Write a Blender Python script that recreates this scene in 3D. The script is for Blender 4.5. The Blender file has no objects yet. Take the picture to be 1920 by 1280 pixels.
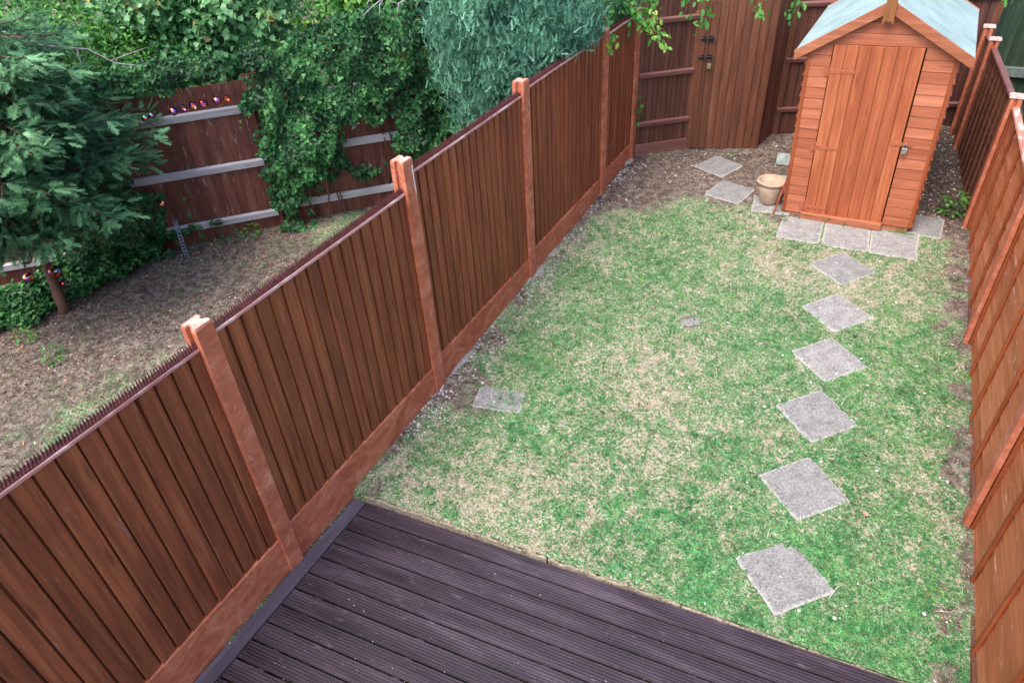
import bpy, math, random
import numpy as np
from mathutils import Matrix, Vector
random.seed(7)
RN = np.random.default_rng(11)
D = bpy.data
col = bpy.context.scene.collection
scn = bpy.context.scene

# ------------------------------------------------------------------ camera
cam_d = D.cameras.new('camera'); cam = D.objects.new('camera', cam_d); col.objects.link(cam); scn.camera = cam
RI = (0.88551863, 0.46157365, -0.05297657); UP = (-0.24299014, 0.55729714, 0.79396202); FW = (-0.39599564, 0.69019538, -0.60565485)
CP = (2.93518175, -1.82069666, 4.11753469)
cam.matrix_world = Matrix(((RI[0], UP[0], -FW[0], CP[0]), (RI[1], UP[1], -FW[1], CP[1]), (RI[2], UP[2], -FW[2], CP[2]), (0, 0, 0, 1)))
cam_d.sensor_width = 36; cam_d.lens = 36 * 1304.92 / 1920; cam_d.clip_end = 500; cam_d.clip_start = 0.05
cam_d.dof.use_dof = True; cam_d.dof.focus_distance = 3.9; cam_d.dof.aperture_fstop = 5.6

# ------------------------------------------------------------------ light
SUN_EL, SUN_AZ = math.radians(60), math.radians(196)      # azimuth clockwise from +y
w = D.worlds.new('World'); scn.world = w; w.use_nodes = True
nt = w.node_tree; bg = nt.nodes['Background']; sky = nt.nodes.new('ShaderNodeTexSky'); sky.sky_type = 'NISHITA'
sky.sun_disc = False; sky.sun_elevation = SUN_EL; sky.sun_rotation = SUN_AZ; sky.air_density = 1.0; sky.dust_density = 3.0; sky.ozone_density = 1.0
nt.links.new(sky.outputs[0], bg.inputs[0]); bg.inputs[1].default_value = 0.15
sd = D.lights.new('sun', 'SUN'); so = D.objects.new('sun', sd); col.objects.link(so)
sd.energy = 1.4; sd.angle = math.radians(35); sd.color = (1, 0.93, 0.82)
sdir = Vector((math.sin(SUN_AZ) * math.cos(SUN_EL), math.cos(SUN_AZ) * math.cos(SUN_EL), math.sin(SUN_EL)))
so.rotation_euler = sdir.to_track_quat('Z', 'Y').to_euler(); so.location = (0, 0, 12)
scn.view_settings.view_transform = 'Standard'; scn.view_settings.look = 'None'; scn.view_settings.gamma = 1
scn.view_settings.exposure = 1.4

SL = 0.0407
def gz(x, y): return SL * y

# ------------------------------------------------------------------ helpers
def lin(r, g, b):
    f = lambda c: (c / 255 / 12.92) if c / 255 <= 0.04045 else ((c / 255 + 0.055) / 1.055) ** 2.4
    return (f(r), f(g), f(b), 1)
def fast_mesh(name, V, F, rnd=None, extra=None, smooth=False):
    """V (n,3) ; F (m,k) int array or list of such arrays"""
    me = D.meshes.new(name); V = np.asarray(V, np.float32)
    Fs = F if isinstance(F, list) else [F]
    tot = np.concatenate([np.full(len(f), f.shape[1], np.int32) for f in Fs]) if Fs else np.zeros(0, np.int32)
    li = np.concatenate([f.ravel() for f in Fs]).astype(np.int32)
    st = np.concatenate([[0], np.cumsum(tot)[:-1]]).astype(np.int32)
    me.vertices.add(len(V)); me.vertices.foreach_set('co', V.ravel())
    me.loops.add(len(li)); me.loops.foreach_set('vertex_index', li)
    me.polygons.add(len(tot)); me.polygons.foreach_set('loop_start', st); me.polygons.foreach_set('loop_total', tot)
    me.polygons.foreach_set('use_smooth', np.full(len(tot), bool(smooth)))
    me.update(calc_edges=True)
    if rnd is not None: extra = dict(extra or {}, rnd=rnd)
    for k, a in (extra or {}).items():
        at = me.attributes.new(k, 'FLOAT', 'POINT'); at.data.foreach_set('value', np.asarray(a, np.float32))
    return me
class MB:
    def __init__(s): s.V = []; s.F = {}; s.R = []; s.n = 0
    def add(s, V, F, rnd=0.0):
        V = np.asarray(V, float).reshape(-1, 3)
        for f in F: s.F.setdefault(len(f), []).append([i + s.n for i in f])
        s.V.append(V); s.n += len(V); s.R.append(np.full(len(V), rnd))
    def box(s, a, b, rnd=None, M=None, top=None):
        """axis box a..b ; top = (dx0,dx1,dy0,dy1) inset of the top face ; M 3x3/4x4 transform"""
        x0, y0, z0 = a; x1, y1, z1 = b; t = top or (0, 0, 0, 0)
        V = np.array([(x0, y0, z0), (x1, y0, z0), (x1, y1, z0), (x0, y1, z0), (x0 + t[0], y0 + t[2], z1), (x1 - t[1], y0 + t[2], z1), (x1 - t[1], y1 - t[3], z1), (x0 + t[0], y1 - t[3], z1)], float)
        s.poly8(V, rnd, M)
    def poly8(s, V, rnd=None, M=None):
        V = np.asarray(V, float)
        if M is not None: V = np.array([list(M @ Vector(v)) for v in V])
        s.add(V, [(3, 2, 1, 0), (4, 5, 6, 7), (0, 1, 5, 4), (1, 2, 6, 5), (2, 3, 7, 6), (3, 0, 4, 7)], RN.random() if rnd is None else rnd)
    def prism(s, prof, h0, h1, axis='x', rnd=None, M=None):
        """profile of 2-D points extruded along an axis"""
        n = len(prof); V = []
        for h in (h0, h1):
            for p, q in prof:
                V.append({'x': (h, p, q), 'y': (p, h, q), 'z': (p, q, h)}[axis])
        if M is not None: V = [list(M @ Vector(v)) for v in V]
        F = [tuple(range(n))[::-1], tuple(range(n, 2 * n))] + [(i, (i + 1) % n, n + (i + 1) % n, n + i) for i in range(n)]
        s.add(V, F, RN.random() if rnd is None else rnd)
    def tube(s, pts, rad, n=8, rnd=None, cap=True):
        pts = [Vector(p) for p in pts]; R = rad if hasattr(rad, '__len__') else [rad] * len(pts); V = []; F = []
        for i, p in enumerate(pts):
            d = (pts[min(i + 1, len(pts) - 1)] - pts[max(i - 1, 0)]).normalized()
            a = d.cross(Vector((0.13, 0.31, 0.94)));
            if a.length < 1e-3: a = d.cross(Vector((1, 0, 0)))
            a.normalize(); b = d.cross(a)
            for k in range(n):
                t = 2 * math.pi * k / n; V.append(p + (a * math.cos(t) + b * math.sin(t)) * R[i])
        for i in range(len(pts) - 1):
            for k in range(n): F.append((i * n + k, i * n + (k + 1) % n, (i + 1) * n + (k + 1) % n, (i + 1) * n + k))
        if cap: F.append(tuple(range(n))[::-1]); F.append(tuple(range((len(pts) - 1) * n, len(pts) * n)))
        s.add([list(v) for v in V], F, RN.random() if rnd is None else rnd)
    def lathe(s, prof, n=32, c=(0, 0, 0), rnd=0.5):
        V = []; F = []
        for r, z in prof:
            for k in range(n):
                t = 2 * math.pi * k / n; V.append((c[0] + r * math.cos(t), c[1] + r * math.sin(t), c[2] + z))
        for i in range(len(prof) - 1):
            for k in range(n): F.append((i * n + k, i * n + (k + 1) % n, (i + 1) * n + (k + 1) % n, (i + 1) * n + k))
        F.append(tuple(range(n))[::-1]); F.append(tuple(range((len(prof) - 1) * n, len(prof) * n)))
        s.add(V, F, rnd)
    def build(s, name, mat, parent=None, bevel=0, smooth=False, loc=None, rot=None, seg=1):
        V = np.concatenate(s.V); Fs = [np.array(v, np.int32) for v in s.F.values()]
        me = fast_mesh(name, V, Fs, rnd=np.concatenate(s.R), smooth=smooth)
        o = D.objects.new(name, me); col.objects.link(o); me.materials.append(mat)
        if parent is not None: o.parent = parent
        if loc: o.location = loc
        if rot: o.rotation_euler = rot
        if bevel:
            b = o.modifiers.new('bevel', 'BEVEL'); b.width = bevel; b.segments = seg; b.limit_method = 'ANGLE'
        return o
def link(name, me, mat, parent=None):
    o = D.objects.new(name, me); col.objects.link(o); me.materials.append(mat); o.parent = parent; return o
def tag(o, label=None, cat=None, group=None, kind=None):
    if label: o['label'] = label
    if cat: o['category'] = cat
    if group: o['group'] = group
    if kind: o['kind'] = kind
    return o
def thing(name, label, cat, loc=(0, 0, 0), rot=(0, 0, 0), group=None):
    o = D.objects.new(name, None); o.empty_display_size = 0.1; col.objects.link(o); o.location = loc; o.rotation_euler = rot
    return tag(o, label, cat, group)
# numpy value noise
def vnoise(x, y, seed=0):
    xi = np.floor(x).astype(np.int64); yi = np.floor(y).astype(np.int64); fx = x - xi; fy = y - yi
    fx = fx * fx * (3 - 2 * fx); fy = fy * fy * (3 - 2 * fy)
    def h(a, b):
        n = (a * 374761393 + b * 668265263 + seed * 1442695041) & 0xffffffff
        n = ((n ^ (n >> 13)) * 1274126177) & 0xffffffff
        return ((n ^ (n >> 16)) & 0xffff) / 65535.0
    return (h(xi, yi) * (1 - fx) + h(xi + 1, yi) * fx) * (1 - fy) + (h(xi, yi + 1) * (1 - fx) + h(xi + 1, yi + 1) * fx) * fy
def fbm(x, y, f, seed=0, o=4):
    r = 0; a = 0.5; t = 0
    for i in range(o): r = r + a * vnoise(x * f * 2 ** i + 17.3 * i, y * f * 2 ** i - 9.1 * i, seed + i); t += a; a *= 0.55
    return r / t
def sstep(a, b, x): t = np.clip((x - a) / (b - a), 0, 1); return t * t * (3 - 2 * t)

# ------------------------------------------------------------------ materials
class NT:
    def __init__(s, name):
        s.m = D.materials.new(name); s.m.use_nodes = True; s.t = s.m.node_tree; s.b = s.t.nodes['Principled BSDF']; s.out = s.t.nodes['Material Output']
    def n(s, ty, **kw):
        o = s.t.nodes.new('ShaderNode' + ty)
        for k, v in kw.items():
            if hasattr(o, k): setattr(o, k, v)
        return o
    def L(s, a, b): s.t.links.new(a, b)
    def val(s, sock, v):
        if hasattr(v, 'is_linked') or hasattr(v, 'links'): s.L(v, sock)
        else: sock.default_value = v
    def coord(s, kind='Object'): return s.n('TexCoord').outputs[kind]
    def attr(s, name): return s.n('Attribute', attribute_name=name).outputs['Fac']
    def math(s, op, a, b=0.0, c=0.0, clamp=False):
        o = s.n('Math', operation=op, use_clamp=clamp)
        s.val(o.inputs[0], a); s.val(o.inputs[1], b); s.val(o.inputs[2], c); return o.outputs[0]
    def vmath(s, op, a, b):
        o = s.n('VectorMath', operation=op); s.val(o.inputs[0], a); s.val(o.inputs[1], b); return o.outputs[0]
    def noise(s, v, scale, detail=4, rough=0.6, dist=0.0):
        o = s.n('TexNoise'); s.L(v, o.inputs['Vector']); o.inputs['Scale'].default_value = scale; o.inputs['Detail'].default_value = detail; o.inputs['Roughness'].default_value = rough; o.inputs['Distortion'].default_value = dist
        return o.outputs['Fac']
    def voro(s, v, scale, out='Distance', feature='F1'):
        o = s.n('TexVoronoi', feature=feature); s.L(v, o.inputs['Vector']); o.inputs['Scale'].default_value = scale; return o.outputs[out]
    def ramp(s, f, stops):
        o = s.n('ValToRGB'); s.L(f, o.inputs[0]); e = o.color_ramp.elements
        while len(e) < len(stops): e.new(0.5)
        for i, (p, c) in enumerate(stops): e[i].position = p; e[i].color = c if hasattr(c, '__len__') else (c, c, c, 1)
        return o.outputs[0]
    def mix(s, f, a, b, mode='MIX'):
        o = s.n('Mix', data_type='RGBA', blend_type=mode); s.val(o.inputs[0], f); s.val(o.inputs[6], a); s.val(o.inputs[7], b); return o.outputs[2]
    def bump(s, h, st=0.3, d=0.01):
        o = s.n('Bump'); o.inputs['Strength'].default_value = st; o.inputs['Distance'].default_value = d; s.L(h, o.inputs['Height']); s.L(o.outputs[0], s.b.inputs['Normal'])
    def fin(s, colr, rough=0.7, spec=0.4):
        s.val(s.b.inputs['Base Color'], colr); s.val(s.b.inputs['Roughness'], rough); s.b.inputs['Specular IOR Level'].default_value = spec; return s.m
def scaled(t, v, sc):
    o = t.n('Mapping'); t.L(v, o.inputs[0]); o.inputs['Scale'].default_value = sc; return o.outputs[0]

def wood(name, dark, mid, light, axis='z', rough=0.62, wear=None, wearamt=0.0, var=0.5, spec=0.35, green=0.0, knots=True, fine=1.0):
    t = NT(name); c = t.coord(); r = t.attr('rnd')
    comb = t.n('CombineXYZ'); t.L(t.math('MULTIPLY', r, 37.0), comb.inputs[0]); t.L(t.math('MULTIPLY', r, 91.0), comb.inputs[1]); t.L(t.math('MULTIPLY', r, 53.0), comb.inputs[2])
    c2 = t.vmath('ADD', c, comb.outputs[0])
    a, b = 26 * fine, 1.3
    sc = {'x': (b, a, a), 'y': (a, b, a), 'z': (a, a, b)}[axis]; sc2 = {'x': (.55, 5, 5), 'y': (5, .55, 5), 'z': (5, 5, .55)}[axis]
    g = t.noise(scaled(t, c2, sc), 1.0, 5, 0.65, 0.6); g2 = t.noise(scaled(t, c2, sc2), 1.6, 4, 0.6, 0.8)
    f = t.math('ADD', t.math('MULTIPLY', g, 0.55), t.math('MULTIPLY', g2, 0.45))
    f = t.math('ADD', f, t.math('MULTIPLY', t.math('SUBTRACT', r, 0.5), var * 0.24))
    colr = t.ramp(f, [(0.3, dark), (0.5, mid), (0.7, light)])
    h = g
    if knots:
        v = t.voro(scaled(t, c2, {'x': (1.6, 9, 9), 'y': (9, 1.6, 9), 'z': (9, 9, 1.6)}[axis]), 1.0)
        k = t.ramp(v, [(0.04, 1.0), (0.16, 0.0)])
        colr = t.mix(t.math('MULTIPLY', k, 0.55), colr, tuple(x * 0.35 for x in dark[:3]) + (1,))
    if wear:
        wn = t.noise(scaled(t, c2, {'x': (3, 14, 14), 'y': (14, 3, 14), 'z': (14, 14, 3)}[axis]), 1.5, 6, 0.75)
        wf = t.ramp(wn, [(0.62 - wearamt * 0.25, 0.0), (0.72 - wearamt * 0.2, 1.0)])
        colr = t.mix(t.math('MULTIPLY', wf, 0.75), colr, wear)
    if green:
        gn = t.noise(c, 3.0, 5, 0.7); colr = t.mix(t.math('MULTIPLY', t.ramp(gn, [(0.5, 0.0), (0.7, 1.0)]), green), colr, lin(70, 90, 60))
    t.bump(h, 0.35 if fine > 0.4 else 0.1, 0.004)
    rr = t.math('ADD', t.math('MULTIPLY', g2, 0.3), rough - 0.15)
    return t.fin(colr, rr, spec)
BROWN = (lin(90, 46, 30), lin(130, 70, 44), lin(170, 98, 62))
M = {}
M['fence'] = wood('fence_brown_stain', *BROWN, axis='z', var=0.22, wear=lin(150, 112, 96), wearamt=0.05)
M['fence_cap'] = wood('capping_pale', lin(120, 78, 76), lin(158, 112, 108), lin(190, 152, 150), axis='y', wear=lin(205, 185, 185), wearamt=0.5)  # paler, more lilac tone than the fence boards
M['post'] = wood('post_painted_concrete', lin(132, 68, 46), lin(168, 92, 66), lin(200, 128, 98), axis='z', knots=False, wear=lin(212, 168, 146), wearamt=0.3, var=0.1, rough=0.7, fine=0.5)
M['gravelb'] = wood('gravel_board_brushed', lin(120, 58, 36), lin(160, 88, 62), lin(196, 128, 98), axis='y', knots=False, var=0.6, rough=0.7, fine=0.45)
M['lap'] = wood('lap_board_orange_stain', lin(144, 78, 46), lin(180, 104, 66), lin(206, 134, 94), axis='y', wear=lin(214, 180, 160), wearamt=0.16, var=0.6)
M['batten'] = wood('batten_orange_stain', lin(110, 52, 26), lin(140, 70, 38), lin(168, 92, 54), axis='z', var=0.4)
M['lap_dark'] = wood('lap_board_dark_shaded', lin(70, 42, 34), lin(104, 64, 50), lin(130, 84, 66), axis='y', var=0.6)  # dark copy: shade beside the shed painted in; gravel boards share it
M['cap_r'] = wood('capping_pink_worn', lin(150, 90, 72), lin(190, 128, 108), lin(216, 168, 150), axis='y', wear=lin(225, 205, 200), wearamt=0.5)
M['rail_red'] = wood('rail_red_brown', lin(88, 56, 52), lin(118, 78, 72), lin(144, 102, 96), axis='x')
M['back'] = wood('back_fence_brown', lin(62, 36, 30), lin(88, 54, 45), lin(112, 74, 62), axis='z', var=0.5)
M['gate'] = wood('gate_brown', lin(72, 42, 31), lin(102, 62, 45), lin(132, 86, 64), axis='z', var=0.5)
M['nb'] = wood('neighbour_fence_brown', lin(70, 40, 32), lin(98, 56, 46), lin(128, 80, 66), axis='z', wear=lin(160, 144, 140), wearamt=0.16, var=0.8)
M['nbrail'] = wood('weathered_grey_rail', lin(132, 128, 136), lin(172, 168, 174), lin(198, 194, 198), axis='x', var=0.4)
M['shed'] = wood('shed_wall_stain', lin(136, 74, 50), lin(166, 96, 68), lin(192, 122, 92), axis='x', var=0.8, fine=0.8)
M['sheddoor'] = wood('shed_door_stain', lin(124, 62, 38), lin(160, 86, 54), lin(190, 116, 78), axis='z', var=0.25)
M['shedtrim'] = wood('shed_trim_stain', lin(124, 70, 46), lin(156, 94, 66), lin(188, 126, 98), axis='x', var=0.7)
M['finial'] = wood('finial_ochre', lin(104, 66, 34), lin(140, 90, 50), lin(160, 110, 66), axis='z')
M['deck'] = wood('deck_dark_stain', lin(38, 29, 36), lin(58, 47, 56), lin(86, 73, 86), axis='x', var=0.35, rough=0.5, spec=0.5, knots=False, fine=0.35, wear=lin(120, 106, 112), wearamt=0.05)
M['deckb'] = wood('deck_border_stain', lin(58, 50, 62), lin(80, 72, 84), lin(104, 94, 108), axis='y', var=0.5, rough=0.5, spec=0.5, knots=False)
M['bark'] = wood('bark', lin(60, 40, 34), lin(98, 66, 54), lin(128, 94, 80), axis='z', knots=False, rough=0.9)
M['deadwood'] = wood('dead_twig', lin(120, 112, 118), lin(158, 150, 158), lin(184, 178, 186), axis='z', knots=False, rough=0.9)

def brushed(name, dark, mid, light, pale, amt=0.5):
    t = NT(name); c = t.coord(); r = t.attr('rnd'); comb = t.n('CombineXYZ'); t.L(t.math('MULTIPLY', r, 37.0), comb.inputs[0]); t.L(t.math('MULTIPLY', r, 91.0), comb.inputs[1]); c2 = t.vmath('ADD', c, comb.outputs[0])
    a = t.noise(scaled(t, c2, (5, 3.5, 7)), 1.0, 5, 0.62, 1.2); b = t.noise(scaled(t, c2, (30, 14, 46)), 1.0, 4, 0.65, 1.0); f = t.math('ADD', t.math('MULTIPLY', a, 0.65), t.math('MULTIPLY', b, 0.35))
    colr = t.ramp(f, [(0.28, dark), (0.5, mid), (0.72, light)]); w_ = t.noise(scaled(t, c2, (5, 5, 4)), 1.3, 7, 0.8, 0.6)
    colr = t.mix(t.math('MULTIPLY', t.ramp(w_, [(0.60 - amt * 0.06, 0.0), (0.68 - amt * 0.06, 1.0)]), 0.55), colr, pale); t.bump(b, 0.2, 0.003); return t.fin(colr, 0.72, 0.3)
M['post'] = brushed('post_brushed_paint', lin(140, 72, 50), lin(178, 102, 76), lin(206, 138, 110), lin(216, 166, 138), 0.6)
M['gravelb'] = brushed('gravel_board_brushed_paint', lin(132, 64, 40), lin(174, 98, 70), lin(208, 138, 108), lin(206, 146, 120), 0.5)
M['post_top'] = brushed('post_top_pale', lin(176, 112, 90), lin(204, 152, 132), lin(226, 190, 176), lin(236, 220, 214), 0.5)  # paler version of the post paint for the top faces
def plain(name, c1, c2, scale=8, rough=0.6, metal=0.0, bump=0.1, spec=0.4):
    t = NT(name); c = t.coord(); n = t.noise(c, scale, 5, 0.65)
    t.b.inputs['Metallic'].default_value = metal; t.bump(n, bump, 0.004)
    return t.fin(t.ramp(n, [(0.35, c1), (0.65, c2)]), rough, spec)
def felt():
    t = NT('roof_felt'); c = t.coord(); n = t.noise(c, 3, 5, 0.6); s = t.noise(c, 220, 2, 0.8)
    f = t.math('ADD', t.math('MULTIPLY', n, 0.6), t.math('MULTIPLY', s, 0.4)); t.bump(s, 0.4, 0.003)
    return t.fin(t.ramp(f, [(0.35, lin(120, 142, 142)), (0.65, lin(160, 180, 178))]), 0.9, 0.2)
M['felt'] = felt()
def concrete(name, dark, light, lichen=0.6, th=0.62):
    t = NT(name); c = t.coord(); r = t.attr('rnd')
    comb = t.n('CombineXYZ'); t.L(t.math('MULTIPLY', r, 47.0), comb.inputs[0]); t.L(t.math('MULTIPLY', r, 81.0), comb.inputs[1]); c2 = t.vmath('ADD', c, comb.outputs[0])
    n = t.noise(c2, 9, 7, 0.85); s = t.noise(c2, 60, 4, 0.85); f = t.math('ADD', t.math('MULTIPLY', n, 0.4), t.math('MULTIPLY', s, 0.6))
    colr = t.ramp(f, [(0.40, dark), (0.60, light)])
    v = t.voro(t.vmath('ADD', c2, scaled(t, c2, (0.3, 0.3, 0.3))), 13); wob = t.noise(c2, 30, 3, 0.7); d = t.math('ADD', v, t.math('MULTIPLY', wob, 0.45))
    vc = t.n('TexVoronoi'); t.L(t.vmath('ADD', c2, scaled(t, c2, (0.3, 0.3, 0.3))), vc.inputs['Vector']); vc.inputs['Scale'].default_value = 13
    sep = t.n('SeparateColor'); t.L(vc.outputs['Color'], sep.inputs[0])
    pick = t.ramp(sep.outputs[0], [(th - 0.07, 0.0), (th, 1.0)]); sz = t.math('MULTIPLY', sep.outputs[1], 0.22); spot = t.math('MULTIPLY', t.ramp(t.math('ADD', d, sz), [(0.34, 1.0), (0.48, 0.0)]), pick)
    colr = t.mix(t.math('MULTIPLY', spot, lichen), colr, lin(214, 216, 214))
    # pale rim of the slab
    e = t.attr('edge'); en = t.math('ADD', e, t.math('MULTIPLY', t.math('SUBTRACT', wob, 0.5), 0.9))
    colr = t.mix(t.math('MULTIPLY', t.ramp(en, [(0.5, 0.0), (1.0, 1.0)]), 0.5), colr, lin(196, 193, 186))
    moss = t.noise(c2, 4, 5, 0.7); colr = t.mix(t.math('MULTIPLY', t.ramp(moss, [(0.58, 0.0), (0.72, 1.0)]), 0.35), colr, lin(120, 118, 96))
    t.bump(s, 0.5, 0.004); return t.fin(colr, 0.9, 0.25)
M['slab'] = concrete('slab_concrete', lin(90, 89, 90), lin(158, 157, 156), 0.55, 0.86)
M['slab2'] = concrete('slab_concrete_lichen', lin(94, 92, 92), lin(170, 168, 166), 0.8, 0.55)
M['kerb'] = concrete('kerb_concrete', lin(74, 66, 52), lin(168, 158, 138), 0.2)
M['cement'] = concrete('cement_haunch', lin(112, 108, 102), lin(178, 174, 168), 0.3)
M['capstone'] = plain('post_cap_concrete', lin(150, 122, 112), lin(206, 186, 180), 30, 0.85)
M['terracotta'] = plain('pale_terracotta', lin(160, 134, 112), lin(190, 166, 146), 9, 0.85, bump=0.2)
M['spike'] = plain('brown_plastic', lin(70, 34, 36), lin(98, 54, 56), 20, 0.45)
M['black'] = plain('black_iron', lin(24, 24, 28), lin(50, 50, 56), 40, 0.45, 0.6)
M['steel'] = plain('padlock_steel', lin(150, 160, 162), lin(200, 206, 206), 30, 0.3, 0.8)
M['brass'] = plain('padlock_brass', lin(150, 136, 100), lin(190, 176, 140), 30, 0.35, 0.7)
M['hinge'] = plain('painted_hinge', lin(150, 80, 54), lin(172, 98, 70), 30, 0.5)
M['grey_metal'] = plain('galvanised_strip', lin(70, 84, 100), lin(110, 122, 136), 40, 0.45, 0.5)
M['blockg'] = plain('grey_green_block', lin(120, 134, 130), lin(170, 182, 178), 14, 0.85)
M['greenpaint'] = wood('green_cladding', lin(30, 50, 44), lin(46, 70, 62), lin(74, 98, 88), axis='y', knots=False, var=0.8)
M['greenpaint_v'] = wood('green_fence_boards', lin(28, 44, 36), lin(46, 64, 50), lin(74, 92, 70), axis='z', knots=False, var=0.8)
M['slate'] = wood('dark_slate_boards', lin(36, 40, 52), lin(52, 56, 70), lin(72, 76, 90), axis='x', knots=False, var=0.5)
M['greyrail'] = plain('grey_rail', lin(90, 100, 98), lin(124, 132, 128), 20, 0.8)
M['white'] = plain('white_paint_run', lin(215, 210, 208), lin(235, 232, 230), 20, 0.6)

def leafmat(name, stops, rough=0.5, trans=0.25, spec=0.4):
    t = NT(name); r = t.attr('rnd'); c = t.coord(); n = t.noise(c, 1.6, 3, 0.6)
    f = t.math('ADD', t.math('MULTIPLY', r, 0.85), t.math('MULTIPLY', t.math('SUBTRACT', n, 0.42), 0.8), clamp=True)
    colr = t.ramp(f, stops); t.fin(colr, rough, spec)
    tr = t.n('BsdfTranslucent'); t.L(colr, tr.inputs[0]); mx = t.n('MixShader'); mx.inputs[0].default_value = trans
    t.L(t.b.outputs[0], mx.inputs[1]); t.L(tr.outputs[0], mx.inputs[2]); t.L(mx.outputs[0], t.out.inputs[0]); return t.m
M['leaf_dark'] = leafmat('broad_leaf_dark', [(0.0, lin(22, 60, 24)), (0.5, lin(58, 118, 48)), (0.85, lin(112, 172, 78)), (0.94, lin(120, 178, 78)), (1.0, lin(225, 190, 70))])
M['leaf_maple'] = leafmat('maple_leaf_greygreen', [(0.0, lin(44, 94, 52)), (0.5, lin(88, 146, 92)), (0.9, lin(140, 188, 130)), (1.0, lin(190, 140, 84))])
M['leaf_mid'] = leafmat('hedge_leaf_mid', [(0.0, lin(26, 70, 30)), (0.5, lin(68, 130, 54)), (0.9, lin(126, 186, 84)), (0.94, lin(130, 186, 84)), (1.0, lin(225, 170, 80))])
M['leaf_ivy'] = leafmat('ivy_leaf', [(0.0, lin(18, 52, 28)), (0.5, lin(50, 108, 56)), (0.93, lin(116, 174, 100)), (1.0, lin(160, 110, 62))], 0.5, 0.12, 0.3)
M['leaf_light'] = leafmat('climber_leaf_light', [(0.0, lin(40, 110, 50)), (0.5, lin(90, 150, 60)), (1.0, lin(176, 190, 90))], 0.45, 0.3)
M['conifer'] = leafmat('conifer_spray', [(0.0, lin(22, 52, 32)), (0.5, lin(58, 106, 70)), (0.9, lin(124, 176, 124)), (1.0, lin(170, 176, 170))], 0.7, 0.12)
M['cypress'] = leafmat('blue_cypress_spray', [(0.0, lin(26, 66, 50)), (0.5, lin(76, 134, 108)), (0.92, lin(146, 200, 168)), (1.0, lin(150, 136, 90))], 0.7, 0.12)
M['grass'] = leafmat('grass_blade', [(0.0, lin(30, 82, 46)), (0.45, lin(90, 150, 84)), (0.85, lin(150, 194, 124)), (1.0, lin(190, 206, 146))], 0.6, 0.3)
M['clover'] = leafmat('clover_leaf', [(0.0, lin(28, 90, 48)), (0.5, lin(66, 146, 84)), (1.0, lin(136, 198, 128))], 0.6, 0.2)
M['straw'] = leafmat('dry_straw', [(0.0, lin(150, 112, 84)), (0.12, lin(168, 146, 122)), (0.5, lin(206, 192, 172)), (1.0, lin(240, 234, 224))], 0.8, 0.2)
M['litter'] = leafmat('dead_leaf', [(0.0, lin(76, 58, 46)), (0.5, lin(124, 100, 84)), (0.85, lin(184, 156, 132)), (1.0, lin(210, 130, 70))], 0.8, 0.1)
M['pebble'] = leafmat('pebble', [(0.0, lin(60, 50, 46)), (0.6, lin(128, 114, 106)), (1.0, lin(224, 220, 216))], 0.9, 0.0)

M['grit'] = leafmat('pale_grit', [(0.0, lin(120, 112, 106)), (0.5, lin(176, 168, 162)), (1.0, lin(226, 222, 218))], 0.9, 0.0)
def groundmat():
    t = NT('ground_earth_and_turf'); c = t.coord(); g = t.attr('g'); s = t.attr('s')
    n1 = t.noise(c, 60, 4, 0.8); n2 = t.noise(c, 14, 5, 0.7); n3 = t.noise(c, 150, 3, 0.8)
    straw = t.ramp(t.math('ADD', t.math('MULTIPLY', n1, 0.6), t.math('MULTIPLY', n3, 0.4)), [(0.38, lin(88, 76, 62)), (0.5, lin(160, 146, 126)), (0.62, lin(216, 208, 194))])
    green = t.ramp(n1, [(0.36, lin(34, 66, 40)), (0.5, lin(76, 122, 76)), (0.64, lin(140, 168, 122))])
    soil = t.ramp(t.math('ADD', t.math('MULTIPLY', n2, 0.5), t.math('MULTIPLY', n3, 0.5)), [(0.38, lin(54, 44, 40)), (0.5, lin(104, 90, 82)), (0.62, lin(164, 150, 142))])
    v = t.n('TexVoronoi'); t.L(c, v.inputs['Vector']); v.inputs['Scale'].default_value = 55; sep = t.n('SeparateColor'); t.L(v.outputs['Color'], sep.inputs[0])
    soil = t.mix(t.ramp(t.math('SUBTRACT', s, 1.0), [(0.1, 0.0), (0.6, 0.62)]), soil, lin(44, 38, 40))  # high s darkens the soil colour, standing in for shade
    peb = t.math('MULTIPLY', t.ramp(sep.outputs[0], [(0.8, 0.0), (0.9, 1.0)]), t.ramp(v.outputs['Distance'], [(0.3, 1.0), (0.45, 0.0)]))
    soil = t.mix(t.math('MULTIPLY', peb, 0.7), soil, lin(176, 164, 156))
    gg = t.math('ADD', g, t.math('MULTIPLY', t.math('SUBTRACT', t.noise(c, 38, 4, 0.8), 0.5), 4.2)); colr = t.mix(t.ramp(gg, [(0.38, 0.0), (0.66, 1.0)]), straw, green)
    ss = t.math('ADD', s, t.math('MULTIPLY', t.math('SUBTRACT', t.noise(c, 18, 5, 0.8), 0.5), 1.1)); colr = t.mix(t.ramp(ss, [(0.4, 0.0), (0.6, 1.0)]), colr, soil)
    t.bump(t.math('ADD', n1, t.math('MULTIPLY', n2, 2.0)), 0.8, 0.012); return t.fin(colr, 0.95, 0.15)
M['ground'] = groundmat()

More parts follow.
